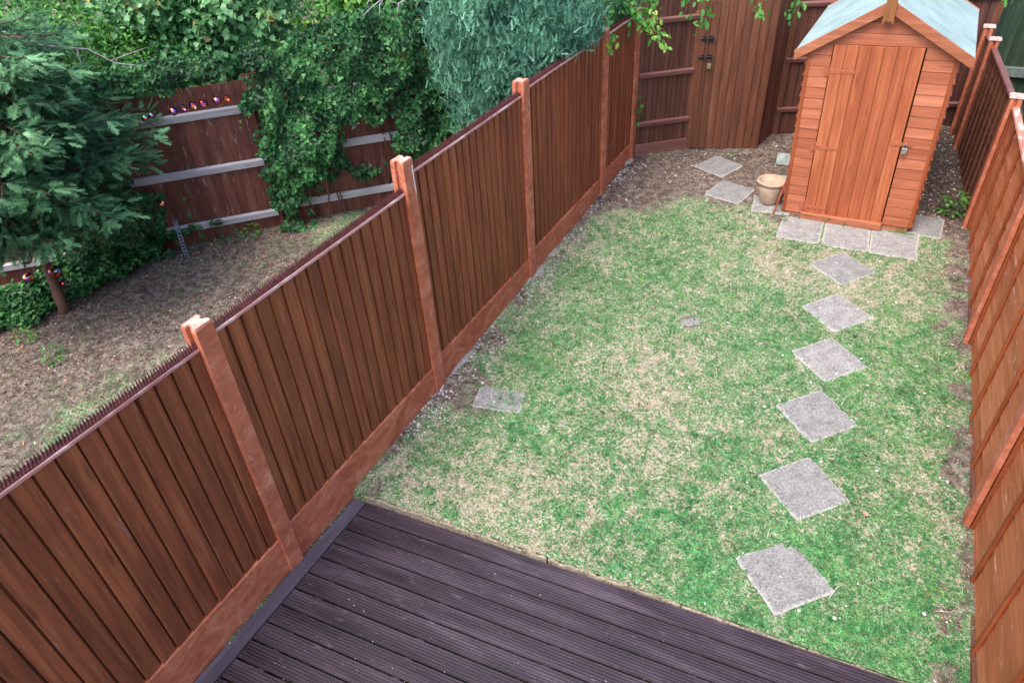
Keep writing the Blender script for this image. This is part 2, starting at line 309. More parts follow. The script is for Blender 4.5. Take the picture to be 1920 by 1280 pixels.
# ------------------------------------------------------------------ ground masks
def blob(x, y, cx, cy, r, a=1.0, ry=None): return a * np.exp(-(((x - cx) / r) ** 2 + ((y - cy) / (ry or r)) ** 2))
def masks(x, y):
    """g = greenness, s = bare soil, with painted shade where it runs high"""
    n = fbm(x, y, 1.3, 3); n2 = fbm(x, y, 5.0, 9)
    n3 = fbm(x, y, 11.0, 13, 3)
    g = 0.62 + (n - 0.5) * 0.34 + (n2 - 0.5) * 0.35 + (n3 - 0.5) * 0.7
    b0 = g
    g = g + blob(x, y, 3.55, 1.2, 0.95, 0.5) + blob(x, y, 0.9, 2.2, 0.8, 0.3, 0.6) + blob(x, y, 3.45, 3.2, 0.55, 0.3, 1.0) + blob(x, y, 1.2, 4.4, 0.55, 0.32, 1.1) + blob(x, y, 2.3, 3.7, 0.5, 0.25) + blob(x, y, 2.4, 1.2, 0.7, 0.2)
    g = g - blob(x, y, 1.7, 2.75, 0.55, 0.25, 0.7) - blob(x, y, 3.0, 4.9, 0.8, 0.42, 0.6) - blob(x, y, 1.0, 1.1, 0.8, 0.22, 0.3) - blob(x, y, 1.9, 5.0, 0.8, 0.2) - blob(x, y, 3.75, 2.6, 0.3, 0.4, 0.5) - blob(x, y, 1.6, 1.6, 0.9, 0.15)
    g = b0 + (g - b0) * 0.62
    s = (n2 - 0.5) * 0.5
    s = s + sstep(5.35, 6.0, y - 0.15 * x + (n - 0.5) * 1.2 + 0.55 * (x < 1.2) * (1.2 - x)) * 1.0
    s = s + sstep(0.4, 0.0, x - (n2 - 0.5) * 0.6) * 0.55 + sstep(3.94, 4.2, x + 0.03 * y + (n2 - 0.5) * 0.6) * 0.6
    s = s + blob(x, y, 0.35, 1.95, 0.35, 0.7, 0.3) + blob(x, y, 0.5, 4.6, 0.3, 0.3) + blob(x, y, 3.8, 5.2, 0.3, 0.4, 0.6) + blob(x, y, 1.76, 3.66, 0.12, 0.8)
    s = s + blob(x, y, 3.75, 7.6, 0.45, 1.0, 1.5) + blob(x, y, 1.1, 7.3, 1.2, 0.35, 0.6)  # shade right of the shed and by the gate, painted as darker soil
    nb = x < -0.05
    gn = 0.36 + (n - 0.5) * 1.2 + (n2 - 0.5) * 0.8 + blob(x, y, -2.6, 0.2, 0.6, 0.5, 0.9) + blob(x, y, -2.2, 3.9, 0.7, 0.5) + blob(x, y, -3.0, -0.6, 1.0, 0.4) + blob(x, y, -1.2, 1.0, 0.8, 0.3)
    sn = 1.15 + (fbm(x, y, 2.2, 15) - 0.5) * 1.1 + (n2 - 0.5) * 0.9 - blob(x, y, -2.6, 0.2, 0.7, 0.8, 1.1) - blob(x, y, -2.2, 3.9, 0.8, 0.9) - blob(x, y, -2.6, 2.1, 0.8, 0.35, 0.6) - blob(x, y, -1.2, 1.0, 0.8, 0.4)  # high base also paints the tree shade into the neighbour soil
    return np.where(nb, gn, g), np.where(nb, sn, s)
def kerb_y(x): return 0.66 + 0.0625 * (x - 0.1)
def grid(name, xs, ys, zf, kind='structure'):
    X, Y = np.meshgrid(xs, ys); Z = zf(X, Y); nx, ny = len(xs), len(ys)
    V = np.stack([X, Y, Z], -1).reshape(-1, 3); i = np.arange(nx * ny).reshape(ny, nx)
    F = np.stack([i[:-1, :-1], i[:-1, 1:], i[1:, 1:], i[1:, :-1]], -1).reshape(-1, 4)
    g, s = masks(V[:, 0], V[:, 1]); me = fast_mesh(name, V, F, extra=dict(g=g, s=s), smooth=True)
    return tag(link(name, me, M['ground']), kind=kind)
def lump(x, y): return (fbm(x, y, 3.0, 21) - 0.5) * 0.03
SLC = [(3.077, 1.308), (3.064, 2.066), (3.029, 2.849), (3.013, 3.592), (2.978, 4.308), (2.925, 5.087), (2.405, 5.72), (2.88, 5.73), (3.35, 5.74), (3.58, 6.25), (1.475, 6.324), (1.171, 6.972), (2.0, 6.17)]
def flat(x, y):
    w_ = 1.0
    for cx, cy in SLC: w_ = w_ * sstep(0.30, 0.50, np.hypot(x - cx, y - cy))
    return w_
def zlawn(x, y): return SL * y + lump(x, y) * flat(x, y) * sstep(0.0, 0.3, y - kerb_y(x)) - 0.035 * sstep(1.2, 3.6, x) * sstep(1.9, 0.8, y)
def zground(x, y):
    base = SL * np.clip(y, -4, 12)
    own = (x > 0.0) & (x < 4.24)
    z = base + lump(x, y)
    z = np.where(own, base - 0.035, z)
    return np.where(own & (y < kerb_y(x) + 0.03), -0.26, z)
gx = np.concatenate([[-150, -80, -40, -20, -12, -9, -7.5], np.arange(-6.5, 4.6, 0.05), [5, 6, 8, 12, 20, 40, 80, 150]])
gy = np.concatenate([[-150, -80, -40, -20, -10, -6, -4], np.arange(-3, 8.5, 0.05), [9, 10, 11, 13, 16, 20, 30, 50, 90, 150]])
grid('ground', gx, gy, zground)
lx = np.linspace(0.005, 4.25, 155)
def lawn():
    X, T = np.meshgrid(lx, np.linspace(0, 1, 290)); Y0 = kerb_y(X) + 0.02; Y = Y0 + (9.6 - Y0) * T ** 1.15
    Z = zlawn(X, Y); ny, nx = X.shape; V = np.stack([X, Y, Z], -1).reshape(-1, 3); i = np.arange(nx * ny).reshape(ny, nx)
    F = np.stack([i[:-1, :-1], i[:-1, 1:], i[1:, 1:], i[1:, :-1]], -1).reshape(-1, 4)
    g, s = masks(V[:, 0], V[:, 1]); return tag(link('lawn', fast_mesh('lawn', V, F, extra=dict(g=g, s=s), smooth=True), M['ground']), kind='structure')
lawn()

# ------------------------------------------------------------------ instancing of small templates into one mesh
def frames(nrm, head):
    n = nrm / np.linalg.norm(nrm, axis=1, keepdims=True)
    h = head - n * (head * n).sum(1, keepdims=True); h = h / (np.linalg.norm(h, axis=1, keepdims=True) + 1e-9)
    return np.stack([h, np.cross(n, h), n], -1)          # columns: x=heading, y=side, z=normal
def inst(name, T, F, pos, rot, scale, rnd, mat, parent=None):
    T = np.asarray(T, float); F = np.asarray(F, np.int32); N = len(pos); k = len(T)
    V = np.einsum('nij,kj->nki', rot, T) * np.asarray(scale).reshape(-1, 1, 1) + pos[:, None, :]
    FF = (F[None] + (np.arange(N) * k)[:, None, None]).reshape(-1, F.shape[1])
    return link(name, fast_mesh(name, V.reshape(-1, 3), FF, rnd=np.repeat(rnd, k)), mat, parent)
def multi(name, parts, mat, parent=None):
    """parts: list of (T,F,pos,rot,scale,rnd) of triangles joined into one mesh"""
    Vs, Fs, Rs, off = [], [], [], 0
    for T, F, pos, rot, scale, rnd in parts:
        T = np.asarray(T, float); F = np.asarray(F, np.int32); N = len(pos); k = len(T)
        Vs.append((np.einsum('nij,kj->nki', rot, T) * np.asarray(scale).reshape(-1, 1, 1) + pos[:, None, :]).reshape(-1, 3))
        Fs.append((F[None] + (np.arange(N) * k)[:, None, None]).reshape(-1, 3) + off); Rs.append(np.repeat(rnd, k)); off += N * k
    return link(name, fast_mesh(name, np.concatenate(Vs), np.concatenate(Fs), rnd=np.concatenate(Rs)), mat, parent)
def fan(outline, cup=0.0):
    """leaf outline (x along the leaf) as a fan of triangles about the midpoint"""
    c = np.mean([p for p in outline], 0); V = [(c[0], c[1], -cup)] + [(p[0], p[1], 0) for p in outline]; n = len(outline)
    return V, [(0, 1 + i, 1 + (i + 1) % n) for i in range(n)]
MAPLE = fan([(0, 0), (0.12, 0.3), (0.05, 0.52), (0.38, 0.32), (0.52, 0.46), (0.6, 0.24), (1.0, 0), (0.6, -0.24), (0.52, -0.46), (0.38, -0.32), (0.05, -0.52), (0.12, -0.3)], 0.06)
OVAL = ([(0, 0, 0), (0.35, 0.26, 0.05), (0.35, -0.26, 0.05), (0.38, 0, -0.02), (0.75, 0.2, 0.02), (0.75, -0.2, 0.02), (1.0, 0, -0.08)], [(0, 3, 1), (0, 2, 3), (1, 3, 4), (3, 2, 5), (4, 3, 6), (3, 5, 6)])
IVY = fan([(0, 0), (-0.1, 0.3), (0.15, 0.48), (0.45, 0.3), (1.0, 0), (0.45, -0.3), (0.15, -0.48), (-0.1, -0.3)], 0.05)
def frond(nb=6, w=0.42, seed=3, droop=0.12):
    """flat feathery spray: a thin axis and pairs of narrow leaflets, each with a split tip"""
    r = np.random.default_rng(seed); V = [(0, -0.012, 0), (0, 0.012, 0), (1, 0, -droop)]; F = [(0, 1, 2)]
    for i in range(nb):
        t = 0.08 + 0.85 * i / nb
        for s in (1, -1):
            L = w * (1 - t * 0.75) * r.uniform(0.75, 1.2); a = math.radians(r.uniform(32, 55)); dx, dy = math.cos(a) * L, math.sin(a) * L * s; z = -droop * t + r.uniform(-0.05, 0.05)
            b = len(V); V += [(t - 0.05, 0, -droop * t), (t + 0.08, 0, -droop * t), (t + dx * 0.6 + 0.09, dy * 0.45, z), (t + dx, dy, z - 0.03), (t + dx * 1.3, dy * 0.6, z)]
            F += [(b, b + 1, b + 3), (b + 1, b + 2, b + 4)]
    return V, F
FR1 = frond(6, 0.42, 3); FR2 = frond(5, 0.34, 8, 0.05)
def rdir(n, rng):
    v = rng.normal(size=(n, 3)); return v / np.linalg.norm(v, axis=1, keepdims=True)

# ------------------------------------------------------------------ left fence
PY = [-3.86, -1.93, 0.0, 1.93, 3.80, 5.79, 6.86]
PTOP = [2.0, 2.0, 2.06, 2.2, 2.2, 2.17, 2.15]
PANTOP = [1.9, 1.935, 1.97, 2.085, 2.12, 2.1]
GTOP = [0.28, 0.30, 0.335, 0.39, 0.45, 0.49]
lf = thing('featheredge_fence', 'long brown vertical board fence with slotted posts and spiked top dividing the two gardens', 'fence')
def hpost(mb, x, y, z0, z1, ang=0, wx=0.115, wy=0.115, slot=0.022, rnd=None):
    """H-section post: slots open towards +-y"""
    a, b = wx / 2, wy / 2; f = 0.034
    prof = [(-a, -b), (-a + f, -b), (-a + f + 0.006, -b + slot), (a - f - 0.006, -b + slot), (a - f, -b), (a, -b), (a, b), (a - f, b), (a - f - 0.006, b - slot), (-a + f + 0.006, b - slot), (-a + f, b), (-a, b)]
    c, s = math.cos(ang), math.sin(ang)
    prof = [(x + p * c - q * s, y + p * s + q * c) for p, q in prof]
    # ring stack for slightly chipped edges
    n = len(prof); V = []; F = []
    hs = [z0] + [z0 + (z1 - z0) * k / 7 for k in range(1, 7)] + [z1 - 0.012, z1]
    rr = np.random.default_rng(int(abs(x * 100) + abs(y * 1000)) + 5)
    for k, h in enumerate(hs):
        sh = 0.93 if k == len(hs) - 1 else 1.0
        for p, q in prof: V.append((x + (p - x) * sh + rr.normal() * 0.0008, y + (q - y) * sh + rr.normal() * 0.0008, h + (rr.uniform(-0.006, 0.004) if k == len(hs) - 1 else 0)))
    for k in range(len(hs) - 1):
        for i in range(n): F.append((k * n + i, k * n + (i + 1) % n, (k + 1) * n + (i + 1) % n, (k + 1) * n + i))
    F.append(tuple(range(len(V) - n, len(V)))); mb.add(V, F, RN.random() if rnd is None else rnd)
for y, zt in zip(PY, PTOP):
    m = MB(); hpost(m, -0.022, y, SL * y - 0.15, zt); po = m.build('post', M['post'], lf); m = MB(); hpost(m, -0.022, y, zt + 0.0005, zt + 0.006, wx=0.105, wy=0.105, slot=0.018); m.build('pale_top', M['post_top'], po)
def feather(mb, u0, u1, z0f, z1, face, pitch=0.107, depth=0.022, flip=1, jit=0.003):
    """tapered boards in the y-z plane, front at x=face (towards +x*flip)"""
    n = max(1, round((u1 - u0) / pitch)); p = (u1 - u0) / n
    for i in range(n):
        a = u0 + i * p + 0.0125; b = u0 + (i + 1) * p; t1 = face + RN.uniform(-jit, jit); t0 = t1 - 0.009 * flip; bk = face - 0.032 * flip
        z0 = z0f - RN.uniform(0, 0.004); zt = z1; j = RN.normal() * 0.0015; w1 = RN.normal() * 0.002
        V = [(bk, a + j, z0), (t1, a + j, z0), (t0, b + w1, z0), (bk, b + w1, z0), (bk, a - j, zt), (t1, a - j, zt), (t0, b - w1, zt), (bk, b - w1, zt)]
        if flip < 0: V = [V[k] for k in (3, 2, 1, 0, 7, 6, 5, 4)]
        mb.poly8(V)
def spikes(mb, y0, y1, z, x):
    n = int((y1 - y0) / 0.0175)
    mb.box((x - 0.022, y0, z), (x + 0.022, y1, z + 0.005))
    for i in range(n):
        for k, dx in enumerate((-0.015, 0.0, 0.015)):
            yy = y0 + (i + 0.5 + (0.5 if k == 1 else 0)) * 0.0175; 
            if yy > y1 - 0.004: continue
            r = 0.0042; h = RN.uniform(0.036, 0.044); lx_, ly_ = dx * 0.25 + RN.normal() * 0.002, RN.normal() * 0.002
            b = [(x + dx - r, yy - r, z + 0.005), (x + dx + r, yy - r, z + 0.005), (x + dx + r, yy + r, z + 0.005), (x + dx - r, yy + r, z + 0.005), (x + dx + lx_, yy + ly_, z + h)]
            mb.add(b, [(0, 1, 4), (1, 2, 4), (2, 3, 4), (3, 0, 4)], 0.5)
for i in range(len(PY) - 1):
    y0, y1 = PY[i] + 0.032, PY[i + 1] - 0.032; m = MB(); feather(m, y0, y1, GTOP[i] + 0.002, PANTOP[i] - 0.02, 0.006); m.box((-0.029, y0, GTOP[i]), (-0.0265, y1, PANTOP[i] - 0.02), rnd=0.1)
    pn = m.build('fence_panel', M['fence'], lf, bevel=0.0012)
    m = MB(); m.box((-0.045, y0, PANTOP[i] - 0.018), (0.012, y1, PANTOP[i]), top=(0, 0.004, 0, 0)); m.build('capping', M['fence_cap'], pn, bevel=0.003)
    m = MB(); spikes(m, y0 + 0.01, y1 - 0.01, PANTOP[i] + 0.001, -0.022); m.build('spike_strip', M['spike'], pn)
    m = MB()
    for z in (GTOP[i] + 0.25, (GTOP[i] + PANTOP[i]) / 2, PANTOP[i] - 0.28): m.box((-0.065, y0, z), (-0.0295, y1, z + 0.07))
    m.build('rail', M['nbrail'], pn)
    m = MB(); nseg = 12; ys = np.linspace(y0, y1, nseg + 1); V = []; F = []
    for k, yy in enumerate(ys):
        zb = SL * yy - 0.12; zt = GTOP[i] + RN.normal() * 0.001; xf = 0.012 + RN.normal() * 0.0012
        V += [(-0.035, yy, zb), (xf, yy, zb), (xf, yy, zt - 0.008), (xf - 0.008, yy, zt), (-0.035, yy, zt)]
    for k in range(nseg):
        for q in range(5): a = k * 5 + q; b = k * 5 + (q + 1) % 5; F.append((a, b, b + 5, a + 5))
    F += [(4, 3, 2, 1, 0), tuple(nseg * 5 + q for q in range(5))]; m.add(V, F, RN.random()); m.build('gravel_board', M['gravelb'], lf)
# paint run and cement haunches
m = MB(); m.poly8([(0.0365, 1.967, 1.93), (0.0385, 1.967, 1.93), (0.0385, 1.975, 1.93), (0.0365, 1.975, 1.93), (0.0365, 1.962, 2.15), (0.0385, 1.962, 2.15), (0.0385, 1.973, 2.15), (0.0365, 1.973, 2.15)]); m.build('paint_run', M['white'], lf)
for y, L in ((2.35, 0.22), (3.9, 0.20), (4.3, 0.12), (6.75, 0.16)):
    m = MB(); n = 14; V = []; F = []
    for ring, (rr_, h) in enumerate(((1.0, -0.03), (0.92, 0.004), (0.6, 0.016), (0.15, 0.02))):
        for k in range(n):
            a = 2 * math.pi * k / n; q = rr_ * (1 + 0.25 * math.sin(3 * a + y * 5) + RN.uniform(-0.1, 0.1)); V.append((0.02 + 0.05 * q * math.cos(a), y + L * q * math.sin(a), SL * y + h + RN.uniform(-0.004, 0.004)))
    for r_ in range(3):
        for k in range(n): F.append((r_ * n + k, r_ * n + (k + 1) % n, (r_ + 1) * n + (k + 1) % n, (r_ + 1) * n + k))
    F.append(tuple(range(3 * n, 4 * n))); m.add(V, F); m.build('concrete_footing', M['cement'], lf)

# ------------------------------------------------------------------ right fence (lap panels)
RP = [(4.23, -1.75), (4.18, 0.22), (4.13, 2.22), (4.08, 4.30), (4.02, 6.40), (3.86, 8.42), (3.80, 8.92)]
RTOP = [1.5, 1.5, 1.56, 1.63, 1.68, 1.70, 1.72]
RPAN = [1.38, 1.40, 1.46, 1.56, 1.58, 1.6]
rf = thing('lap_fence', 'orange stained overlapping board fence with vertical battens and white post caps right of the lawn', 'fence')
for (x, y), zt in zip(RP, RTOP):
    m = MB(); hpost(m, x, y, SL * y - 0.15, zt - 0.025, wx=0.1, wy=0.11); po = m.build('post', M['post'], rf)
    m = MB(); m.box((x - 0.065, y - 0.065, zt - 0.024), (x + 0.075, y + 0.065, zt), top=(0.008,) * 4); m.build('post_cap', M['capstone'], po, bevel=0.004)
for i in range(len(RP) - 1):
    (xa, ya), (xb, yb) = RP[i], RP[i + 1]; dark = i >= 4; L = math.hypot(xb - xa, yb - ya); ang = math.atan2(yb - ya, xb - xa) - math.pi / 2
    Mx = Matrix.Translation((xa, ya, 0)) @ Matrix.Rotation(ang, 4, 'Z'); u0, u1 = 0.035, L - 0.035; z0 = SL * ya + 0.06; z1 = RPAN[i]
    m = MB(); nb = 8 if not dark else 13; ph = (z1 - z0) / nb
    for k in range(nb):       # wavy lap boards, lower edge proud (towards -x)
        N = 16; ys = np.linspace(u0, u1, N + 1); zb = z0 + k * ph; zt = zb + ph + 0.03; V = []; F = []; ph0 = RN.uniform(0, 6)
        for yy in ys:
            wv = 0.008 * math.sin(yy * 5 + ph0) + 0.005 * math.sin(yy * 13 + ph0 * 2) + RN.normal() * 0.001
            zl = zb + (wv if k else 0.0); V += [(0.026, yy, zl), (0.0135 if not dark else 0.008, yy, zl), (0.021, yy, min(zt, z1)), (0.032, yy, min(zt, z1))]
        for q in range(N):
            for e in range(4): a = q * 4 + e; b = q * 4 + (e + 1) % 4; F.append((a, a + 4, b + 4, b))
        F += [(0, 1, 2, 3), (N * 4 + 3, N * 4 + 2, N * 4 + 1, N * 4)]
        V = [list(Mx @ Vector(v)) for v in V]; m.add(V, F, RN.random())
    pn = m.build('lap_panel', M['lap_dark'] if dark else M['lap'], rf)
    bt = [u0, u0 + 0.46, (u0 + u1) / 2, u1 - 0.46, u1 - 0.03] if not dark else list(np.linspace(u0, u1 - 0.03, 9 if i == 4 else 3))
    for yy in bt:
        m = MB(); wv = 0.032; m.box((-0.008, yy, z0 - 0.02), (0.012, yy + wv, z1 - 0.01), M=Mx); m.box((0.033, yy, z0 - 0.02), (0.05, yy + wv, z1 - 0.01), M=Mx)
        m.build('batten', M['lap_dark'] if dark else M['batten'], pn, bevel=0.002)
    m = MB(); m.box((-0.014, u0, z1 - 0.008), (0.055, u1, z1 + 0.014), M=Mx, top=(0.006, 0.006, 0, 0)); m.build('capping', M['cap_r'] if not dark else M['rail_red'], pn, bevel=0.003)
    m = MB(); m.box((-0.004, u0, SL * ya - 0.1), (0.034, u1, z0 - 0.022), M=Mx); m.build('gravel_board', M['lap_dark'], rf, bevel=0.004)

# ------------------------------------------------------------------ back fences
def seg_matrix(a, b): return Matrix.Translation((a[0], a[1], 0)) @ Matrix.Rotation(math.atan2(b[1] - a[1], b[0] - a[0]), 4, 'Z')
def rail_fence(root, a, b, zb, zt, rails, mat, rmat, gravel=None, pitch=0.09, post=True, thick=0.06, gapless=True):
    """local frame: x along, -y towards the camera side; boards behind arris rails"""
    L = math.hypot(b[0] - a[0], b[1] - a[1]); loc = (a[0], a[1], 0); rot = (0, 0, math.atan2(b[1] - a[1], b[0] - a[0]))
    m = MB(); n = max(1, round(L / pitch)); p = L / n
    for i in range(n):
        x0 = i * p; x1 = x0 + p - RN.uniform(0.003, 0.006); e = RN.normal() * 0.003; V = [(x0, 0.0 + e, zb), (x1, 0.006 + e, zb), (x1, 0.022 + e, zb), (x0, 0.020, zb)]
        V += [(q[0], q[1], zt + RN.uniform(-0.004, 0.004)) for q in V]; m.poly8(V)
    pn = m.build('fence_panel', mat, root, loc=loc, rot=rot)
    for z in rails:
        m = MB(); h = thick; m.prism([(-0.004, z - h / 2 - 0.006), (-0.032, z - h / 2), (-0.042, z + h / 2 - 0.012), (-0.024, z + h / 2), (-0.004, z + h / 2 + 0.006)], 0.0, L, 'x'); m.build('rail', rmat, pn, bevel=0.003)
    if gravel: m = MB(); m.box((0, -0.03, gravel[0]), (L, 0.0 - 0.005, gravel[1])); m.build('gravel_board', rmat, root, loc=loc, rot=rot, bevel=0.004)
    return pn
bf = thing('back_fence', 'brown board fence with horizontal rails behind the shed and beside the gate', 'fence')
rail_fence(bf, (0.03, 6.93), (0.60, 7.40), 0.2, 2.45, (0.71, 1.34, 1.98), M['back'], M['rail_red'], (0.18, 0.44), pitch=0.068)
rail_fence(bf, (1.60, 8.18), (3.85, 9.18), 0.33, 2.5, (0.68, 1.33, 2.0), M['back'], M['rail_red'], None, pitch=0.1)
rail_fence(bf, (1.50, 7.72), (1.60, 8.18), 0.25, 2.3, (), M['gate'], M['rail_red'], None, pitch=0.12)
for p in ((0.62, 7.42), (1.62, 8.2), (3.86, 9.2)):
    m = MB(); m.box((p[0] - 0.045, p[1] - 0.03, 0.1), (p[0] + 0.045, p[1] + 0.06, 2.35)); m.build('post', M['gate'], bf, bevel=0.004)
# gate
ga, gb = (0.66, 7.39), (1.50, 7.69); ang = math.atan2(gb[1] - ga[1], gb[0] - ga[0]); GL = math.hypot(gb[0] - ga[0], gb[1] - ga[1])
gt = thing('garden_gate', 'tall brown vertical board gate with two black bolts and a padlock', 'gate', (ga[0], ga[1], 0.31), (0, 0, ang))
m = MB(); nb = 9; p = GL / nb
for i in range(nb): m.box((i * p + 0.002, -0.03 + RN.normal() * 0.002, 0.0 + RN.uniform(0, 0.006)), ((i + 1) * p - 0.0035, -0.008, 1.86))
m.build('board_panel', M['gate'], gt, bevel=0.0015)
m = MB(); m.box((0.0, -0.045, 0.02), (0.045, -0.031, 1.86)); m.box((0, -0.007, 0), (GL, 0.02, 1.84)); m.build('gate_frame', M['gate'], gt)
for z, lock in ((1.42, False), (1.20, True)):
    m = MB(); m.tube([(-0.03, -0.06, z), (0.17, -0.06, z + 0.01)], 0.009, 8); m.box((0.02, -0.055, z - 0.022), (0.055, -0.0455, z + 0.03)); m.box((0.10, -0.055, z - 0.022), (0.15, -0.031, z + 0.03)); m.tube([(0.13, -0.06, z), (0.135, -0.075, z - 0.035)], 0.007, 6)
    bo = m.build('bolt', M['black'], gt)
    if lock:
        m = MB(); m.box((0.10, -0.085, z - 0.13), (0.15, -0.06, z - 0.07)); m.tube([(0.111, -0.072, z - 0.07), (0.111, -0.072, z - 0.035), (0.125, -0.072, z - 0.02), (0.139, -0.072, z - 0.035), (0.139, -0.072, z - 0.07)], 0.0035, 6); m.build('padlock', M['brass'], bo, bevel=0.003)

# neighbour's rear fence
nf = thing('weathered_fence', 'brown board fence with pale grey rails and ivy growing over it in the left garden', 'fence')
NP = [(-8.95, -2.1), (-7.6, -0.60), (-6.22, 0.83), (-4.82, 2.25), (-3.42, 3.68), (-1.99, 5.10), (-0.62, 6.50), (-0.08, 6.95)]
for i in range(len(NP) - 1):
    a, b = NP[i], NP[i + 1]; z0 = max(0.02, SL * (a[1] + b[1]) / 2 - 0.05); up = 0.0 if i >= 3 else -0.02; z3 = 1.92 + (0.06 if i == 4 else 0)
    pn = rail_fence(nf, a, b, z0, z3, (z0 + 0.27 + up, z0 + 0.92, z0 + 1.55), M['nb'], M['nbrail'], None, pitch=0.105, thick=0.085)
    m = MB(); m.box((a[0] - 0.05, a[1] + 0.0, 0), (a[0] + 0.05, a[1] + 0.1, 1.88)); m.build('post', M['nb'], nf)

# ------------------------------------------------------------------ shed
SH = thing('garden_shed', 'small orange brown wooden shed with pale blue felt roof in the far right corner', 'shed', (2.155, 6.05, 0.235), (0, math.radians(-1.7), math.radians(-1.0)))
W, Dp, EV, RG = 1.31, 1.85, 1.84, 2.24       # width, depth, eaves, ridge
def roofz(x): return EV + (RG - EV) * (1 - abs(x - W / 2) / (W / 2))
m = MB(); nbd = 17; ph = 0.108; dx0, dx1, dz1 = 0.215, 1.035, 1.90; fl = 0.04
def wallboards(mb, side):
    k = 0; z = fl
    while z < RG - 0.02:
        zt = z + ph
        if side == 'front':
            spans = [(0.0, dx0), (dx1, W)] if z < dz1 - 0.03 else [(0.0, W)]
            for a, b in spans:
                e = 0.006; r = RN.random(); tp = min(zt, RG - 0.02)
                if z >= dz1 - 0.03 or zt > EV:
                    # clip to the gable
                    def lim(zz): return 0 if zz <= EV else (zz - EV) / (RG - EV) * W / 2
                    a0, b0 = max(a, lim(z)), min(b, W - lim(z)); a1, b1 = max(a, lim(tp)), min(b, W - lim(tp))
                    if a1 >= b1: a1 = b1 = (a0 + b0) / 2
                else: a0 = a1 = a; b0 = b1 = b
                mb.poly8([(a0, -0.012, z), (b0, -0.012, z), (b0, 0.012, z), (a0, 0.012, z), (a1, -0.008, tp - 0.0035), (b1, -0.008, tp - 0.0035), (b1, 0.012, tp - 0.0035), (a1, 0.012, tp - 0.0035)], r)
        z = zt; k += 1
wallboards(m, 'front'); m.box((0.0, 0.0125, fl), (dx0, 0.02, EV - 0.005)); m.box((dx1, 0.0125, fl), (W, 0.02, EV - 0.005)); m.build('front_wall', M['shed'], SH, bevel=0.0015)
for sx in (0, 1):
    m = MB(); z = fl
    while z < EV - 0.03:
        zt = min(z + ph, EV); o = 0.034; x_in = 0.0 if sx == 0 else W
        s = -1 if sx == 0 else 1
        V = [(x_in, 0.02, z), (x_in + s * o, 0.02, z - 0.004), (x_in + s * o, Dp, z - 0.004), (x_in, Dp, z), (x_in, 0.02, zt), (x_in + s * 0.004, 0.02, zt), (x_in + s * 0.004, Dp, zt), (x_in, Dp, zt)]
        if sx == 1: V = [V[i] for i in (1, 0, 3, 2, 5, 4, 7, 6)]
        m.poly8(V); z = zt
    m.build('side_wall', wood('shed_side_stain_%d' % sx, lin(136, 74, 50), lin(166, 96, 68), lin(192, 122, 92), axis='y', var=0.8), SH)
m = MB(); m.box((0, Dp - 0.02, fl), (W, Dp - 0.002, EV)); m.prism([(0, EV), (W, EV), (W / 2, RG - 0.01)], Dp - 0.02, Dp - 0.002, 'y'); m.build('back_wall', M['shed'], SH)
for x in (-0.014, W - 0.022):
    m = MB(); m.box((x, -0.02, fl), (x + 0.036, 0.018, EV - 0.02)); m.build('corner_trim', M['batten'], SH, bevel=0.002)
m = MB(); m.box((0.06, -0.0, -0.07), (W - 0.02, Dp, fl - 0.002)); m.build('base_frame', M['shedtrim'], SH, bevel=0.004)
# door
m = MB(); nd = 7; p = (dx1 - dx0 - 0.019) / nd
for i in range(nd):
    a = dx0 + 0.008 + i * p; m.box((a + 0.0022, -0.036 + RN.normal() * 0.0008, 0.07), (a + p - 0.0022, -0.018, dz1 - 0.025 + RN.uniform(-0.002, 0.002)))
m.box((dx0 + 0.010, -0.0175, 0.075), (dx1 - 0.018, -0.0145, dz1 - 0.03))
door = m.build('door', M['sheddoor'], SH, bevel=0.002)
for z in (0.14, 0.83, 1.62):
    m = MB(); m.prism([(dx0 + 0.012, z - 0.021), (dx0 + 0.24, z - 0.013), (dx0 + 0.25, z), (dx0 + 0.24, z + 0.013), (dx0 + 0.012, z + 0.021)], -0.0405, -0.0365, 'y'); m.box((dx0 - 0.045, -0.0215, z - 0.05), (dx0 - 0.004, -0.0165, z + 0.05)); m.tube([(dx0 + 0.004, -0.036, z - 0.05), (dx0 + 0.004, -0.036, z + 0.05)], 0.007, 8)
    m.build('hinge', M['hinge'], door, bevel=0.001)
m = MB(); z = 0.95; m.box((dx1 - 0.11, -0.042, z - 0.022), (dx1 - 0.005, -0.0375, z + 0.022)); m.box((dx1 + 0.01, -0.024, z - 0.02), (dx1 + 0.09, -0.0165, z + 0.02)); m.box((dx1 - 0.004, -0.041, z - 0.01), (dx1 + 0.045, -0.037, z + 0.012)); hs = m.build('hasp', M['hinge'], SH, bevel=0.001)
m = MB(); zx = dx1 + 0.03; m.box((zx - 0.024, -0.072, z - 0.085), (zx + 0.024, -0.046, z - 0.03)); m.tube([(zx - 0.014, -0.059, z - 0.032), (zx - 0.014, -0.059, z + 0.004), (zx, -0.059, z + 0.02), (zx + 0.014, -0.059, z + 0.004), (zx + 0.014, -0.059, z - 0.032)], 0.0042, 8); m.build('padlock', M['steel'], hs, bevel=0.004)
m = MB(); m.box((dx0 - 0.015, -0.082, -0.01), (dx1 + 0.0, -0.0165, 0.07)); m.build('door_sill', M['shedtrim'], SH, bevel=0.004)
